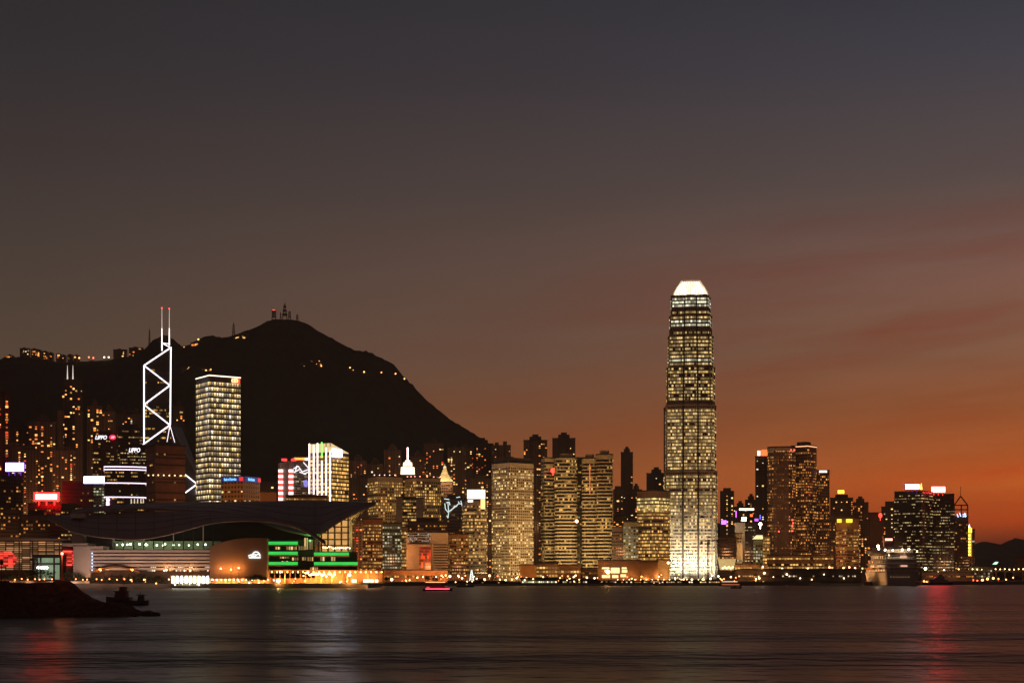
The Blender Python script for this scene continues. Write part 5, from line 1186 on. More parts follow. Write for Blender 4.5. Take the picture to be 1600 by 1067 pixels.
pier('ferry_pier', 'pale-lit low pier below the brown podiums', 814, 872, 1640, 902, 913, 1, [(820, 906, .7), (833, 904, .6)], m=mat('pale_pier_wall', (.3, .28, .2)), gm=winmat('pale_pier_glazing', 2.2, .9, GRN, WHT, 2.0, (.2, .2, .15), .3))
pier('ferry_pier', 'low pier with small white lights below the dark slot', 874, 932, 1640, 904, 913, 1, [(886, 906, .5), (897, 908, .6), (905, 905, .6)], lit=.5)
pier('ferry_pier', 'long low pier with a dotted row of lights left of the tallest tower', 934, 1128, 1642, 906, 913, 1, [(965 + 9 * k, 905, .45) for k in range(16)], lit=.3)
pier('floating_dock', 'low dark dock under the low dim sheds, mid-shore', 700, 792, 1590, 907, 914.5, 1, [(712, 909, .5), (730, 908, .6), (738, 908, .5)], lit=.1)
# tower crane
root = thing('tower_crane', 'dark tower crane standing before the tallest tower', 'crane', tuple(P(1106.5, 905, 1700))); m_ = 1700 / F
b = MB(); h = 59 * m_
for s in ((-.9, -.9), (.9, -.9), (.9, .9), (-.9, .9)): b.tube((s[0], s[1], 0), (s[0], s[1], h), .22, n=4)
for k in range(int(h / 3)): b.tube((-.9, -.9, k * 3), (.9, -.9, k * 3 + 3), .15, n=4); b.tube((.9, .9, k * 3), (-.9, .9, k * 3 + 3), .15, n=4)
MC = mat('crane_steel', (.05, .03, .025)); b.build('mast', MC, root)
b = MB(); b.tube((-12 * m_, 0, h), (30 * m_, 0, h + 1.5), .4, .25, n=4); b.tube((-12 * m_, 0, h + 1.6), (30 * m_, 0, h + 1.8), .25, n=4)
for k in range(20): b.tube((-12 * m_ + k * 1.5, 0, h), (-11.2 * m_ + k * 1.5, 0, h + 1.6), .14, n=4)
b.build('jib', MC, root)
b = MB(); b.box(-12 * m_, -8.5 * m_, -1, 1, h - 3, h); b.box(-.8, 1.8, -1, 1, h - 3.2, h - .5); b.build('counterweight', MC, root)
b = MB(); b.tube((0, 0, h), (-1, 0, h + 6), .3, n=4); b.tube((-1, 0, h + 6), (-11 * m_, 0, h + .5), .12, n=4); b.tube((-1, 0, h + 6), (20 * m_, 0, h + 1.8), .12, n=4); b.build('apex', MC, root)
for px, lab in ((772, 'small dark derrick crane at the left foot of the pale porthole tower'), (737, 'white-lit derrick frame on the shore beneath the amber banded tower')):
    root = thing('derrick_crane', lab, 'crane', tuple(P(px, 912, 1610))); m_ = 1610 / F; lit_ = px == 737
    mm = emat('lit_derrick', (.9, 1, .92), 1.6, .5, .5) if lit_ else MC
    b = MB(); hh = 25 * m_ if not lit_ else 22 * m_
    for s in (-2.6, 2.6):
        for t in (-2, 2): b.tube((s, t, 0), (s * .15, t * .2, hh), .4, .25, n=5)
    for k in range(1, 6): f = 1 - .85 * k / 6; b.tube((-2.6 * f, -2 * f, hh * k / 6), (2.6 * f, -2 * f, hh * k / 6), .22, n=4); b.tube((-2.6 * f, -2 * f, hh * k / 6), (2.6 * f * .8, -2 * f, hh * (k + .9) / 6), .2, n=4)
    b.build('frame', mm, root); b = MB(); b.tube((0, 0, hh * .96), (7 * m_, 0, hh * .62), .3, n=4); b.build('boom', MC, root)

# ------------------------------------------------------------------ trees on the shore
def leafy(name, m_leaf, r, h, n, seed):
    rnd = random.Random(seed); b = MB(); t0 = h * .32
    cl = [(Vector((rnd.uniform(-.62, .62) * r, rnd.uniform(-.6, .6) * r, t0 + rnd.uniform(.12, .8) * (h - t0))), rnd.uniform(.28, .48) * r) for _ in range(9)]
    for k in range(n):
        c, cr = cl[rnd.randrange(9)]; d = Vector((rnd.gauss(0, 1), rnd.gauss(0, 1), rnd.gauss(0, .8))).normalized(); q = c + d * cr * rnd.uniform(.55, 1.08)
        s = rnd.uniform(.25, .55); u = Vector((rnd.gauss(0, 1), rnd.gauss(0, 1), rnd.gauss(0, 1))).normalized(); v = u.cross(d).normalized() * s; u = u * s
        b.face([q - u, q - v * .6, q + u, q + v * .6])
    return b
LEAF = mat('dark_foliage', (.055, .075, .035), .9, 0, .4, .4)
BARK = mat('bark', (.08, .06, .045), .95)
def tree(px, Y, ytop, wide, label, group, seed):
    h = Z(ytop, Y) - GZ; r = wide / F * Y / 2; root = thing('tree', label, 'tree', (X(px, Y), Y, GZ), group); rnd = random.Random(seed)
    b = MB(); b.tube((0, 0, -.2), (.1, 0, h * .45), .22, .14); 
    for k in range(5): a = 2 * math.pi * k / 5 + rnd.random(); b.tube((.1, 0, h * (.28 + .03 * k)), (r * .5 * math.cos(a), r * .5 * math.sin(a), h * rnd.uniform(.5, .72)), .12, .05, n=5)
    b.build('trunk', BARK, root); leafy('crown', LEAF, r, h, 420, seed).build('crown', LEAF, root); return root
for i, (px, yt, w_) in enumerate([(8, 896, 12), (18, 895, 12), (28, 896, 11), (43, 890, 14), (52, 888, 15), (62, 887, 15), (72, 888, 14), (82, 889, 14), (101, 888, 15), (110, 890, 14), (119, 893, 13), (127, 896, 12)]):
    tree(px, 1296 + random.uniform(-1, 2), yt, w_, 'round dark tree in the row before the glass hall and porch', 'dark trees before the glass hall', i)
for i, (px, yt, w_) in enumerate([(388, 899, 13), (396, 896, 14), (405, 896.5, 14), (413, 899, 12)]):
    tree(px, 1300.5, yt, w_, 'dark bushy tree in the clump below the white emblem', 'tree clump below the emblem', 40 + i)
for i in range(12):
    tree(146 + i * 10, 1299.5 + random.uniform(-.4, .4), 899.5 + random.uniform(-1, 1), 10, 'small dark shrub-like tree in the line before the banded podium', 'small trees before the banded podium', 60 + i)
for i, (px, yt, w_) in enumerate([(598, 899, 13), (590, 896, 12), (605, 901, 11), (743, 903, 16), (752, 904, 13), (668, 900, 12), (680, 901, 12)]):
    tree(px, 1645, yt, w_, 'dark tree standing on the shore in front of the low sheds, mid-skyline', 'dark trees on the middle shore', 80 + i)
for i, (px, yt, w_) in enumerate([(296, 773, 14), (303, 769, 13), (290, 776, 12)]):
    tree(px, 1500, yt, w_, 'tall dark tree behind the hall roof near the zigzag tower', 'trees behind the hall roof', 95 + i)
# ------------------------------------------------------------------ hilltop houses, lights and masts
def house(px, py0, py1, w_, label, n, pal=(0, 1, 2, 3), deep=12, roof=True, group=None):
    """a block on the ridge between rows py0 (top) and py1 (foot)"""
    c = hillpoint(px, py1) if py1 > 575 or px > 300 else P(px, py1, RY - 14)
    Y = c.y; h = max(4, (py1 - py0) / F * Y); hw = w_ / F * Y / 2
    root = thing('hillside_house', label, 'house', (c.x, Y, c.z - 1), group)
    b = MB(); b.box(-hw, hw, 0, deep, -8, h); b.build('wall', RESW[(px * 7) % 4], root)
    b = MB(); b.box(-hw - .4, hw + .4, -.4, deep + .4, h + .01, h + 1.2); b.box(-hw * .4, hw * .1, 3, 8, h + 1.2, h + 3.5); b.build('roof', M_roof, root)
    rnd = random.Random(px)
    for k in range(n): lit_window(pal[rnd.randrange(len(pal))], root, (rnd.uniform(-hw + 1, hw - 1), -.08, rnd.uniform(1, max(1.5, h - 2))), 0, rnd.choice([1, 1.5, 2.0]))
    return root
for i, (px, y0, y1, w_, n, lab) in enumerate([
    (15, 555, 559, 8, 4, 'low house with orange lights at the left end of the ridge'), (38, 544, 554, 14, 6, 'tallest white-lit block on the left ridge'),
    (53, 545, 555, 9, 6, 'second ridge block from the tallest left one, thick with orange windows'), (61, 547, 556, 6, 4, 'third narrow ridge block from the tallest left one'),
    (70, 549, 561, 7, 5, 'ridge block with a lit foot, fourth on the left ridge'), (79, 551, 561, 6, 2, 'dim narrow block, fifth on the left ridge'),
    (91, 553, 561, 7, 2, 'dark block with one amber lamp, sixth on the left ridge'), (99, 555, 563, 6, 1, 'dark block, seventh on the left ridge'),
    (109, 554, 563, 7, 1, 'dark block above the twin spires, eighth on the left ridge'), (119, 555, 562, 7, 1, 'dark block, last on the left ridge'),
    (187, 546, 558, 20, 3, 'broad dark block on the ridge left of the zigzag tower'), (212, 543, 557, 21, 7, 'broad block lit at its foot, beside the ridge cone'),
    (237, 540, 551, 12, 7, 'brightly lit house on the flank of the ridge cone'), (305, 535, 542, 14, 6, 'lit house on the ridge between the cone and the peak'),
    (384, 520, 530, 12, 2, 'house with one bright lamp, under the slope mast'), (368, 524, 532, 10, 5, 'orange-lit house below the slope mast'),
    (291, 572, 580, 18, 3, 'faint house below the ridge behind the square downlit tower'), (319, 574, 580, 24, 7, 'orange-lit house just above the square downlit tower'),
    (492, 563, 571, 20, 7, 'long amber-lit mansion halfway up the peak'), (473, 570, 574, 10, 3, 'small faint house left of the amber-lit mansion')]):
    house(px, y0, y1, w_, lab, n, (2, 3, 0) if i in (1, 19) else (0, 1, 0, 2))
def hill_lamp(px, py, label, group, col='h_amber', r=1.7):
    c = hillpoint(px, py) if px > 430 else P(px, py, RY - 16)
    root = thing('road_lamp', label, 'street lamp', (c.x, c.y, c.z), group)
    b = MB(); b.tube((0, 0, -4), (0, 0, 3), .25); b.build('pole', M_pole, root); b = MB(); b.ball((0, -1, 4), r); b.build('lamp_head', emat(col, {'h_amber': (1, .42, .12), 'h_red': (1, .18, .08), 'h_white': (1, .8, .5)}[col], 4), root)
for px, py, r in ((547, 578, 1.6), (552, 581, .8), (569, 584, 1.9), (596, 586, 1.5), (618, 588, 1.8), (632, 595, 1.6), (502, 575, 1.6)): hill_lamp(px, py, 'amber lamp on the road round the shoulder of the peak', 'lamps on the peak road', r=r)
for px, py, c_ in ((139, 561, 'h_red'), (146, 562, 'h_red'), (163, 561, 'h_white'), (170, 561, 'h_white'), (124, 562, 'h_amber')): hill_lamp(px, py, {'h_red': 'reddish lamp on the saddle of the left ridge', 'h_white': 'white lamp on the saddle of the left ridge', 'h_amber': 'amber lamp at the end of the left ridge blocks'}[c_], 'lamps on the ridge saddle', c_, 2.0)
for px, py in ((288, 546), (310, 533)): hill_lamp(px, py, 'orange lamp on the ridge right of the zigzag tower', 'lamps right of the zigzag tower', 'h_amber', 2.0)
def lattice(px, y0, y1, w0, w1, label, red=False, drum=False):
    Yq = RY - 5; c = P(px, y1, Yq); h = (y1 - y0) / F * Yq; a, t = w0 / F * Yq / 2, w1 / F * Yq / 2
    root = thing('radio_mast', label, 'mast', tuple(c)); m = mat('mast_steel', (.07, .05, .045), .7)
    b = MB(); n = max(4, int(h / 7))
    f = lambda k: a + (t - a) * (k / n)
    for sx, sy in ((-1, -1), (1, -1), (1, 1), (-1, 1)): b.tube((sx * a, sy * a, -10), (sx * t, sy * t, h), .55, .35, n=4)
    for k in range(n):
        z, z2 = h * k / n, h * (k + 1) / n; p_, q = f(k), f(k + 1)
        b.tube((-p_, -p_, z), (q, -q, z2), .35, n=4); b.tube((p_, -p_, z), (-q, -q, z2), .35, n=4); b.box(-q - .3, q + .3, -q - .3, q + .3, z2 - .5, z2)
    b.build('lattice', m, root)
    b = MB(); b.tube((0, 0, h), (0, 0, h + min(14, h * .35)), .4, .15, n=5); b.build('antenna', m, root)
    if drum:
        b = MB()
        for k in range(3): b.prism([((f(n * (.2 + .28 * k)) + 1) * math.cos(2 * math.pi * j / 12), (f(n * (.2 + .28 * k)) + 1) * math.sin(2 * math.pi * j / 12)) for j in range(12)], h * (.2 + .28 * k), h * (.3 + .28 * k))
        b.build('aerial_drum', m, root)
    if red:
        for sx in (-1.6, 1.6): b = MB(); b.ball((sx, -1, h + .5), 1.3); b.build('warning_light', emat('red_beacon', (1, .06, .04), 5), root)
lattice(445, 475, 497, 8, 1.8, 'tall lattice mast on the very top of the peak', drum=True); lattice(428, 485, 498, 6, 5, 'squat drum mast with two red lights, left on the peak', True, True)
lattice(452.5, 487, 498, 3, 3, 'short mast just right of the tall mast on the peak'); lattice(464.5, 492, 500, 3, 2, 'low mast furthest right on the peak')
lattice(438.5, 489, 498, 1.6, 1.2, 'thin short mast between the drum mast and the tall mast'); lattice(365, 506, 523, 4, 1.6, 'lone lattice mast on the slope left of the peak'); lattice(233.5, 516, 540, 2.4, 1, 'thin mast left of the ridge cone')

# ------------------------------------------------------------------ breakwater, beacon, boulders
def rockmat():
    m = bpy.data.materials.new('wet_rock'); m.use_nodes = True; n = NT(m.node_tree); b = m.node_tree.nodes['Principled BSDF']
    t = n.new('ShaderNodeTexCoord'); v = n.new('ShaderNodeTexVoronoi'); n.put(v.inputs['Vector'], t.outputs['Object']); v.inputs['Scale'].default_value = .55
    f = n.noise(t.outputs['Object'], .9, 6, .65); n.put(b.inputs['Base Color'], n.mix(f, (.035, .018, .012, 1), (.10, .05, .032, 1))); b.inputs['Roughness'].default_value = .85; b.inputs['Specular IOR Level'].default_value = .15
    bp = n.new('ShaderNodeBump'); bp.inputs['Distance'].default_value = .6; n.put(bp.inputs['Height'], v.outputs['Distance']); n.put(b.inputs['Normal'], bp.outputs[0])
    return m
RM = rockmat(); BY = 392.0
PROF = [(-120, 906), (0, 906.5), (11, 907), (14, 910.5), (60, 910.5), (84, 910), (88, 906.5), (106, 907), (112, 911), (125, 922), (140, 932), (152, 939), (168, 942), (190, 944), (200, 949), (210, 955), (219, 959), (226, 962), (232, 966)]
b = MB(); xs_ = [X(-120, BY) + (X(232, BY) - X(-120, BY)) * i / 210 for i in range(211)]; rows = []
for j, (yy, k) in enumerate([(-13, -.2), (-11.5, .03), (-10, .13), (-8.5, .23), (-7.5, .3), (-6.5, .36), (-5.2, .5), (-4, .66), (-3, .8), (-2.2, .93), (-1.4, 1), (0, 1), (1.6, 1), (3, .8), (5, .55), (8, .3), (11, .05), (12, -.2)]):
    row = []
    for x in xs_:
        px = x * F / BY + 800; z = max(-1, Z(interp(PROF, px), BY))
        berm = min(z, 3.6)
        zz = berm * min(1, k / .36) if k <= .36 else berm + (z - berm) * (k - .36) / .64
        d = mnoise.cell_vector(Vector((x * .55, yy * .55, 0))); s = mnoise.noise(Vector((x * .8, yy * .8, 3)))
        amp = .38 if 0 < k < 1 else .12
        row.append(Vector((x + (d.x - .5) * .5 * amp, yy + (d.y - .5) * 1.0 * amp, zz + (d.z - .5) * 1.5 * amp + s * amp)))
    rows.append(row)
b.loft(rows); BW = b.build('breakwater', RM, None, (0, BY, 0), merge=True)
tag(BW, 'dark rubble breakwater running in from the left, sloping down to the water', 'breakwater')
def boulder(px, py, r, seed, label):
    c = P(px, py, 388); bm = bmesh.new(); bmesh.ops.create_icosphere(bm, subdivisions=3, radius=r)
    for v in bm.verts:
        n = v.co.normalized(); v.co = n * r * (1 + .28 * mnoise.noise(n * 1.4 + Vector((seed, 0, 0))) + .08 * mnoise.noise(n * 4 + Vector((seed, 3, 0)))); v.co.x *= 1.25; v.co.z *= .8
    me = bpy.data.meshes.new('boulder'); bm.to_mesh(me); bm.free(); me.materials.append(RM); o = bpy.data.objects.new('boulder', me); COL.objects.link(o); o.location = (c.x, 388, .2)
    tag(o, label, 'boulder')
boulder(231, 958, 1.5, 3, 'larger dark boulder off the tip of the breakwater'); boulder(243, 960, .95, 8, 'smaller dark boulder furthest off the breakwater tip')
t = thing('harbour_beacon', 'tapered concrete beacon with a red lamp, standing on the breakwater end', 'beacon', tuple(P(97, 907, BY))); m_ = BY / F
b = MB()
for r0, r1, z0, z1 in ((5.2, 3.6, -.3, .25), (3.6, 2.0, .25, 1.1), (2.0, 1.3, 1.1, 2.6), (1.3, 1.1, 2.6, 6.3)):
    q = lambda r: [(r * m_ * math.cos(2 * math.pi * k / 14), r * m_ * math.sin(2 * math.pi * k / 14)) for k in range(14)]
    b.prism(q(r0), z0, z1, fp1=q(r1))
b.build('column', mat('red_brown_concrete', (.42, .13, .06)), t)  # one even red-brown over column and gallery
b = MB(); b.prism(q(2.0), 6.31, 6.6); b.build('gallery', mat('red_brown_concrete', (.42, .13, .06)), t)
b = MB(); b.ball((0, 0, 6.95), .3); b.build('lamp', emat('beacon_red', (1, .10, .06), 25), t); l_ = bpy.data.lights.new('lamp_or_glow_light', 'POINT'); l_.energy = 380; l_.color = (1, .3, .12); l_.shadow_soft_size = .2; l_ = bpy.data.objects.new('lamp_or_glow_light', l_); COL.objects.link(l_); l_.parent = t; l_.location = (.4, -1.3, 6.95)
t = thing('pole', 'thin dark pole at the left end of the breakwater', 'pole', tuple(P(2.5, 908, BY))); b = MB(); b.tube((0, 0, -.5), (0, 0, 5.6), .12, .09); b.build('shaft', M_pole, t); b = MB(); b.box(-.35, .35, -.2, .2, 4.2, 5.5); b.build('signal_box', M_pole, t)

# ------------------------------------------------------------------ boats
def hull(L, B, D, sheer=.5, n=14, flare=.75):
    """boat hull along +x (bow at +x), keel at z=-.4"""
    rows = []
    for i in range(n + 1):
        t = i / n; x = -L / 2 + L * t; w_ = B / 2 * (1 - max(0, (t - .55) / .45) ** 2.2) * (.86 + .14 * min(1, t * 4)); z = D + sheer * (2 * t - .8) ** 2 * .8
        rows.append([Vector((x, -w_, z)), Vector((x, -w_ * .97, z * .55)), Vector((x, -w_ * flare, 0)), Vector((x, -w_ * .4, -.5)), Vector((x, w_ * .4, -.5)), Vector((x, w_ * flare, 0)), Vector((x, w_ * .97, z * .55)), Vector((x, w_, z))])
    b = MB(); b.loft([[r[k] for r in rows] for k in range(8)]); b.loft([[r[7] + Vector((0, 0, -.25)) for r in rows], [r[0] + Vector((0, 0, -.25)) for r in rows]])
    b.face(list(reversed(rows[0]))); return b
HULLM = mat('dark_hull', (.07, .05, .045), .5); HW = mat('white_hull', (.55, .5, .48), .5, 0, .06); CABM = mat('cabin_paint', (.30, .26, .23), .6)
def boat(name, label, px, py, L, B, D, rot, decks, hm=HULLM, cm=CABM, mast=0, lamps=(), lit=None, litc=(1, .6, .25), cat='boat', strip=None, funnel=None):
    Y = CAMZ * F / (py - HY); root = thing(name, label, cat, (X(px, Y), Y, 0)); root.rotation_euler = (0, 0, R(rot))
    hull(L, B, D).build('hull', hm, root); z = D
    for k, (x0, x1, bw, h) in enumerate(decks):
        b = MB(); b.prism([(x0, -bw / 2), (x1, -bw / 2), (x1 + h * .0, bw / 2), (x0, bw / 2)], z - .2, z + h, fp1=[(x0 + .2, -bw / 2), (x1 - h * .25, -bw / 2), (x1 - h * .25, bw / 2), (x0 + .2, bw / 2)]); cb = b.build('cabin', cm, root)
        b = MB(); b.box(x0 - .4, x1 + .2, -bw / 2 - .3, bw / 2 + .3, z + h + .01, z + h + .22); b.build('deck_roof', cm, root)
        if lit: b = MB(); b.ring([(x0 + .6, -bw / 2), (x1 - h * .3 - .4, -bw / 2), (x1 - h * .3 - .4, bw / 2), (x0 + .6, bw / 2)], z + h * .38, z + h * .78, .06); b.build('window_band', winmat('boat_glazing_%s' % lit, 1.5, lit / 10, litc, WHT, 1.8, (.1, .08, .07), .3), cb)
        z += h + .2
    if mast: b = MB(); b.tube((decks[0][0] + 1.5, 0, D), (decks[0][0] + 1.5, 0, mast), .14, .08); b.tube((decks[0][0] + .2, 0, mast * .8), (decks[0][0] + 2.8, 0, mast * .8), .07); b.build('mast', M_pole, root)
    if funnel: b = MB(); b.tube((funnel, 0, z - .3), (funnel - .5, 0, z + 2.4), .8, .7, n=10); b.build('funnel', cm, root)
    for x_, y_, z_, r, m in lamps: b = MB(); b.ball((x_, y_, z_), r); b.build('lamp', m, root)
    if strip:
        for x0, x1, y_, z_, r, m in strip: b = MB(); b.tube((x0, y_, z_), (x1, y_, z_), r, n=6); b.build('light_strip', m, root)
    return root
RL = emat('boat_red_lamp', (1, .05, .03), 7)
boat('fishing_boat', 'dark fishing boat with a mast topped by a red lamp, behind the breakwater', 185, 941, 10, 4, 1.8, 172, [(-3.6, 1.2, 3, 2.4), (-3, -.6, 2.4, 1.4)], mast=9.0, lamps=[(-2.1, 0, 9.2, .22, RL)], cm=mat('dark_red_cabin', (.16, .07, .05)))
boat('fishing_boat', 'darker low fishing boat right of the masted one, with stacked gear', 213, 945, 8.5, 3.4, 1.5, 185, [(-2.8, -.4, 2.6, 1.8)], mast=4.6, cm=mat('dark_cabin', (.08, .06, .055)))
boat('ferry', 'moored two-deck ferry with lit windows below the amber lights', 522, 917.6, 44, 9, 2.8, 0, [(-19, 13, 8, 2.7), (-13, 10, 7, 2.5), (4, 10, 5, 2.2)], cm=mat('ferry_paint', (.34, .2, .12)), lit=7, mast=14, funnel=-5, lamps=[(-20, -4.2, 3.6, .7, YM), (-8, -4.2, 3.4, 1.1, emat('ferry_white_lamp', (1, .9, .7), 7)), (18, -2.5, 4, .5, YM)])
rr = boat('motor_launch', 'launch with red light strips along its sides, in mid-harbour', 684, 923, 20, 5, 1.4, 0, [(-8, 5, 4.4, 2.3), (-5, 2, 3.6, 1.8)], mast=7.5, strip=[(-8, 8, -2.7, 1.5, .28, emat('launch_red_strip', (1, .04, .08), 7)), (-8.2, 5.2, -2.4, 6.0, .16, emat('launch_roof_strip', (1, .45, .2), 3)), (-7.5, -5.5, -2.4, 2.6, .35, emat('launch_dim_red', (1, .05, .05), 1.5))], cm=mat('dark_red_cabin', (.16, .07, .05)))
boat('ferry', 'small boat with a long white light strip, left of the tallest tower', 1024, 914.6, 22, 5.5, 1.5, 0, [(-9, 6, 4.6, 2.5), (-6, 2, 4, 2)], lit=4, strip=[(-9.5, 9.5, -2.9, 1.3, .42, emat('white_strip', (1, .92, 1), 8)), (-5, 4, -2.4, 4.4, .18, emat('launch_roof_strip', (1, .45, .2), 3))], hm=HW)
boat('ferry', 'small low boat with pale roof strip and red lamp, right of tallest tower', 1141, 915.4, 24, 5.5, 1.8, 0, [(-10, 7, 4.6, 2.4), (-6, 3, 4, 2)], strip=[(-9, 7, -2.5, 4.6, .22, emat('pale_roof_strip', (1, .75, .5), 2)), (-9, 9, -2.8, 1.6, .25, emat('dim_orange_strip', (1, .25, .1), 1.0))], lamps=[(-9, -2.4, 6.5, .9, emat('boat_orange_lamp', (1, .3, .08), 7))])
boat('rowing_boat', 'tiny dark red boat alone on the water right of the tallest tower', 1150, 919, 9, 2.4, 1.0, 4, [(-2.5, .5, 1.8, 1.0)], hm=mat('red_hull', (.3, .05, .03)))
boat('sampan', 'small dark boat with a greenish roof at the low dotted pier', 951, 914.6, 20, 5, 1.6, 0, [(-8, 6, 4.4, 2.3)], cm=mat('green_roof_paint', (.12, .2, .15)), lit=3)
boat('tugboat', 'dark tug with a red-lit wheelhouse right of the cruise ship', 1464, 913.6, 34, 10, 2.8, 176, [(-12, 10, 8, 3.2), (-8, 2, 6.5, 3.0), (-6, -1, 4.5, 2.4)], mast=17, strip=[(-6, 2, -3.4, 9, .6, emat('tug_red', (1, .03, .05), 3))], lamps=[(14, -3, 4.4, 1.1, emat('boat_orange_lamp', (1, .3, .08), 7)), (11, -3.5, 3.6, 1.0, emat('boat_orange_lamp', (1, .3, .08), 7))])
boat('sampan', 'small dark boat at the floating dock, mid-shore', 727, 917, 16, 4, 1.4, 3, [(-6, 3, 3.6, 2.0)], lit=2)
boat('ferry', 'lit ferry berthed in front of the lit pavilion', 297, 918.5, 30, 7, 1.8, 0, [(-13, 10, 6, 2.3)], lit=9, litc=(.9, 1, .6), lamps=[(-12, -3.2, 3, .6, WM), (8, -3.2, 3.2, .6, WM)])

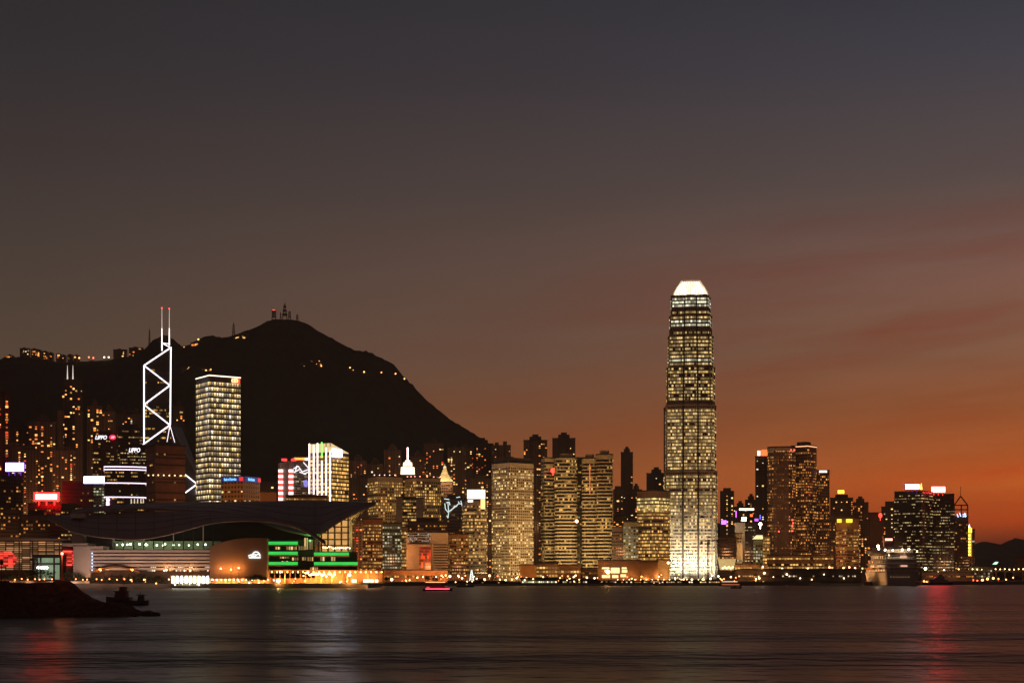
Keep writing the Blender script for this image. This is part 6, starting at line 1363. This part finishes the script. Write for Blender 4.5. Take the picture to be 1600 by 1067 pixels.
def cruise_ship():
    Y = 1640.0; c = P(1396, 914.6, Y); root = thing('cruise_ship', 'white cruise ship seen from its stern with lit upper decks, beside the dark pier', 'ship', (c.x, Y, 0))
    m_ = Y / F; o = root.location
    wp = mat('ship_white', (.44, .38, .37), .5, 0, .05); sternm = mat('ship_stern_paint', (.20, .13, .12), .5, 0, .1)
    xl, xs0, xs1 = -7 * m_, -12 * m_, 42 * m_           # stern face spans columns 1384..1438
    L = 150
    def pl(x0, x1, y0, y1, z0, z1, nm, m, parent=root, taper=.0):
        b = MB(); b.prism([(x0, y0), (x1, y0), (x1 - (x1 - x0) * taper, y1), (x0 + (x1 - x0) * taper, y1)], z0, z1); return b.build(nm, m, parent)
    zz = lambda py: Z(py, Y)
    def foot(x0, x1, y0, y1, r=7):
        q = []
        for cx, cy, a0 in ((x0 + r, y0 + r, 180), (x1 - r, y0 + r, 270)):
            for k in range(6): t = R(a0 + 18 * k); q.append((cx + r * math.cos(t), cy + r * math.sin(t) * .8))
        return q + [(x1, y1 * .62), ((x0 + x1) / 2, y1), (x0, y1 * .62)]
    b = MB(); b.prism(foot(xs0 + 2.5, xs1 - 3.5, 1, 148), -1, zz(893), fp1=foot(xs0, xs1, -3, 156)); h_ = b.build('hull', wp, root)
    b = MB(); b.ring(foot(xs0 + .2, xs1 - .2, -2.8, 155), zz(893.6), zz(893), .25); b.build('rubbing_strake', sternm, h_)
    for k in range(7): b = MB(); b.ball((xs0 + 5 + k * 3.2, -1.4, zz(901)), .35); b.build('porthole', emat('porthole_light', (1, .6, .3), .8), h_)
    decks = [(893.05, 887), (886.8, 880.5), (880.3, 873.5), (873.3, 866)]
    for k, (ya, yb) in enumerate(decks):
        off = 1.5 + k * .6
        b = MB(); b.prism(foot(xs0 + off * .6, xs1 - off * .6, -1 + k * 1.6, 150 - k * 8), zz(ya), zz(yb) - .7); d = b.build('deck', wp, root)
        b = MB(); b.prism(foot(xs0 - .5 + k * .3, xs1 + .5 - k * .3, -3 + k * 1.6, 153 - k * 8), zz(yb) - .68, zz(yb)); b.build('deck_edge', sternm, root)
        b = MB(); b.ring(foot(xs0 - .3 + k * .3, xs1 + .3 - k * .3, -2.8 + k * 1.6, 60), zz(yb) + .01, zz(yb) + 1.0, .02); b.build('railing', wp, d)
        b = MB(); r_ = [(xs0 + off * .6 - .02, 8 + k), (xs0 + off * .6 + .5, 8 + k), (xs0 + off * .6 + .5, 86 - k * 5), (xs0 + off * .6 - .02, 86 - k * 5)]
        b.ring(r_, zz(ya) + .9, zz(yb) - 1.2, .1); b.build('cabin_window_band', winmat('ship_cabin_glazing', 2.6, 1.1, (1, .5, .2), (1, .7, .35), 1.5, (.4, .34, .28), .35), d)
        if k in (1, 3): b = MB(); q = [(xs0 + 16, -1.3 + k * 1.2), (xs0 + 23, -1.3 + k * 1.2), (xs0 + 23, -1.1 + k * 1.2), (xs0 + 16, -1.1 + k * 1.2)]; b.ring(q, zz(ya) + 1.2, zz(yb) - 1.4, .05); b.build('stern_window', emat('dim_stern_window', (1, .55, .35), .9), d)
    b = MB(); b.prism(foot(xs0 + .5, xs1 - .5, 2, 120), zz(866) + .02, zz(863), fp1=foot(xs0 - .8, xs1 + .8, 0, 124)); b.build('stern_overhang', mat('ship_dark_trim', (.09, .055, .055), .5), root)
    pl(xs0 + 3, xs1 - 6, 6, 105, zz(863) + .02, zz(857.5), 'sun_deck', wp, taper=.05)
    pl(xs0 + 6, xs1 - 12, 30, 90, zz(857.5) + .02, zz(853), 'top_house', wp, taper=.05)
    b = MB(); b.prism([(-4.5 + 4, 40), (4.5 + 4, 40), (4.5 + 4, 56), (-4.5 + 4, 56)], zz(853) + .02, zz(839), fp1=[(-3.6 + 4, 38), (3.8 + 4, 38), (3.6 + 4, 52), (-3.6 + 4, 52)]); fn = b.build('funnel', mat('ship_funnel', (.10, .03, .03), .5), root)
    b = MB(); b.prism([(-3.8 + 4, 36.5), (4 + 4, 36.5), (4 + 4, 37.6), (-3.8 + 4, 37.6)], zz(843), zz(839.5)); b.build('funnel_emblem', emat('funnel_emblem_glow', (1, .40, .3), 3, .5, .4), fn)
    b = MB(); b.tube((-3, 30, zz(853)), (-4, 30, zz(836)), .35, .2); b.tube((-5.5, 30, zz(845)), (-1, 30, zz(845)), .2); b.build('mast', emat('lit_ship_mast', (1, .25, .06), .8), root)
    SL = emat('ship_flood_lamp', (1, .82, .5), 14)
    for px, py, r in ((1372, 853, 1.5), (1373, 857, 1.2), (1383, 859, 1.1), (1395, 859.5, 1.0), (1410, 858.5, 1.1), (1420, 858, 1.2), (1433, 861, .7), (1389, 867, .5)):
        v = P(px, py, Y - 4) - o; b = MB(); b.ball(tuple(v), r); b.build('deck_lamp', SL, root)
    for px in (1385, 1410): point((X(px, Y), Y - 1, zz(861)), 3000, (1, .75, .4), .6)
    b = MB(); rows = []                                # lifeboats along the lit side
    for k in range(5):
        q = hull(9, 3.4, 1.4); q.v = [(xs0 - 2.2, 20 + k * 17 + vx, zz(889) + vz + .6) if False else (xs0 - 2.0 + vy, 20 + k * 17 + vx, zz(889) + vz) for vx, vy, vz in q.v]; q.build('lifeboat', mat('lifeboat_orange', (.5, .18, .05), .5), root)
    for yy, z, pw in ((20, 8, 9), (60, 20, 16), (95, 9, 12)): spot((c.x + xs0 - 16, Y + yy, z), (c.x + xs0, Y + yy, z + 6), pw * 1800, (1, .48, .15), 140)
cruise_ship()

# ------------------------------------------------------------------ the evening air
HAZE = True
if HAZE:
    b = MB(); b.box(-6000, 6000, -200, 8200, -3, 620); hz = b.build('haze', bpy.data.materials.new('evening_haze'))
    tag(hz, kind='stuff'); m = hz.data.materials[0]; m.use_nodes = True; m.node_tree.nodes.clear(); n = NT(m.node_tree)
    v = n.new('ShaderNodeVolumePrincipled'); v.inputs['Color'].default_value = (.95, .9, .86, 1); v.inputs['Density'].default_value = .00006; v.inputs['Anisotropy'].default_value = .2
    out = n.new('ShaderNodeOutputMaterial'); n.put(out.inputs['Volume'], v.outputs[0])
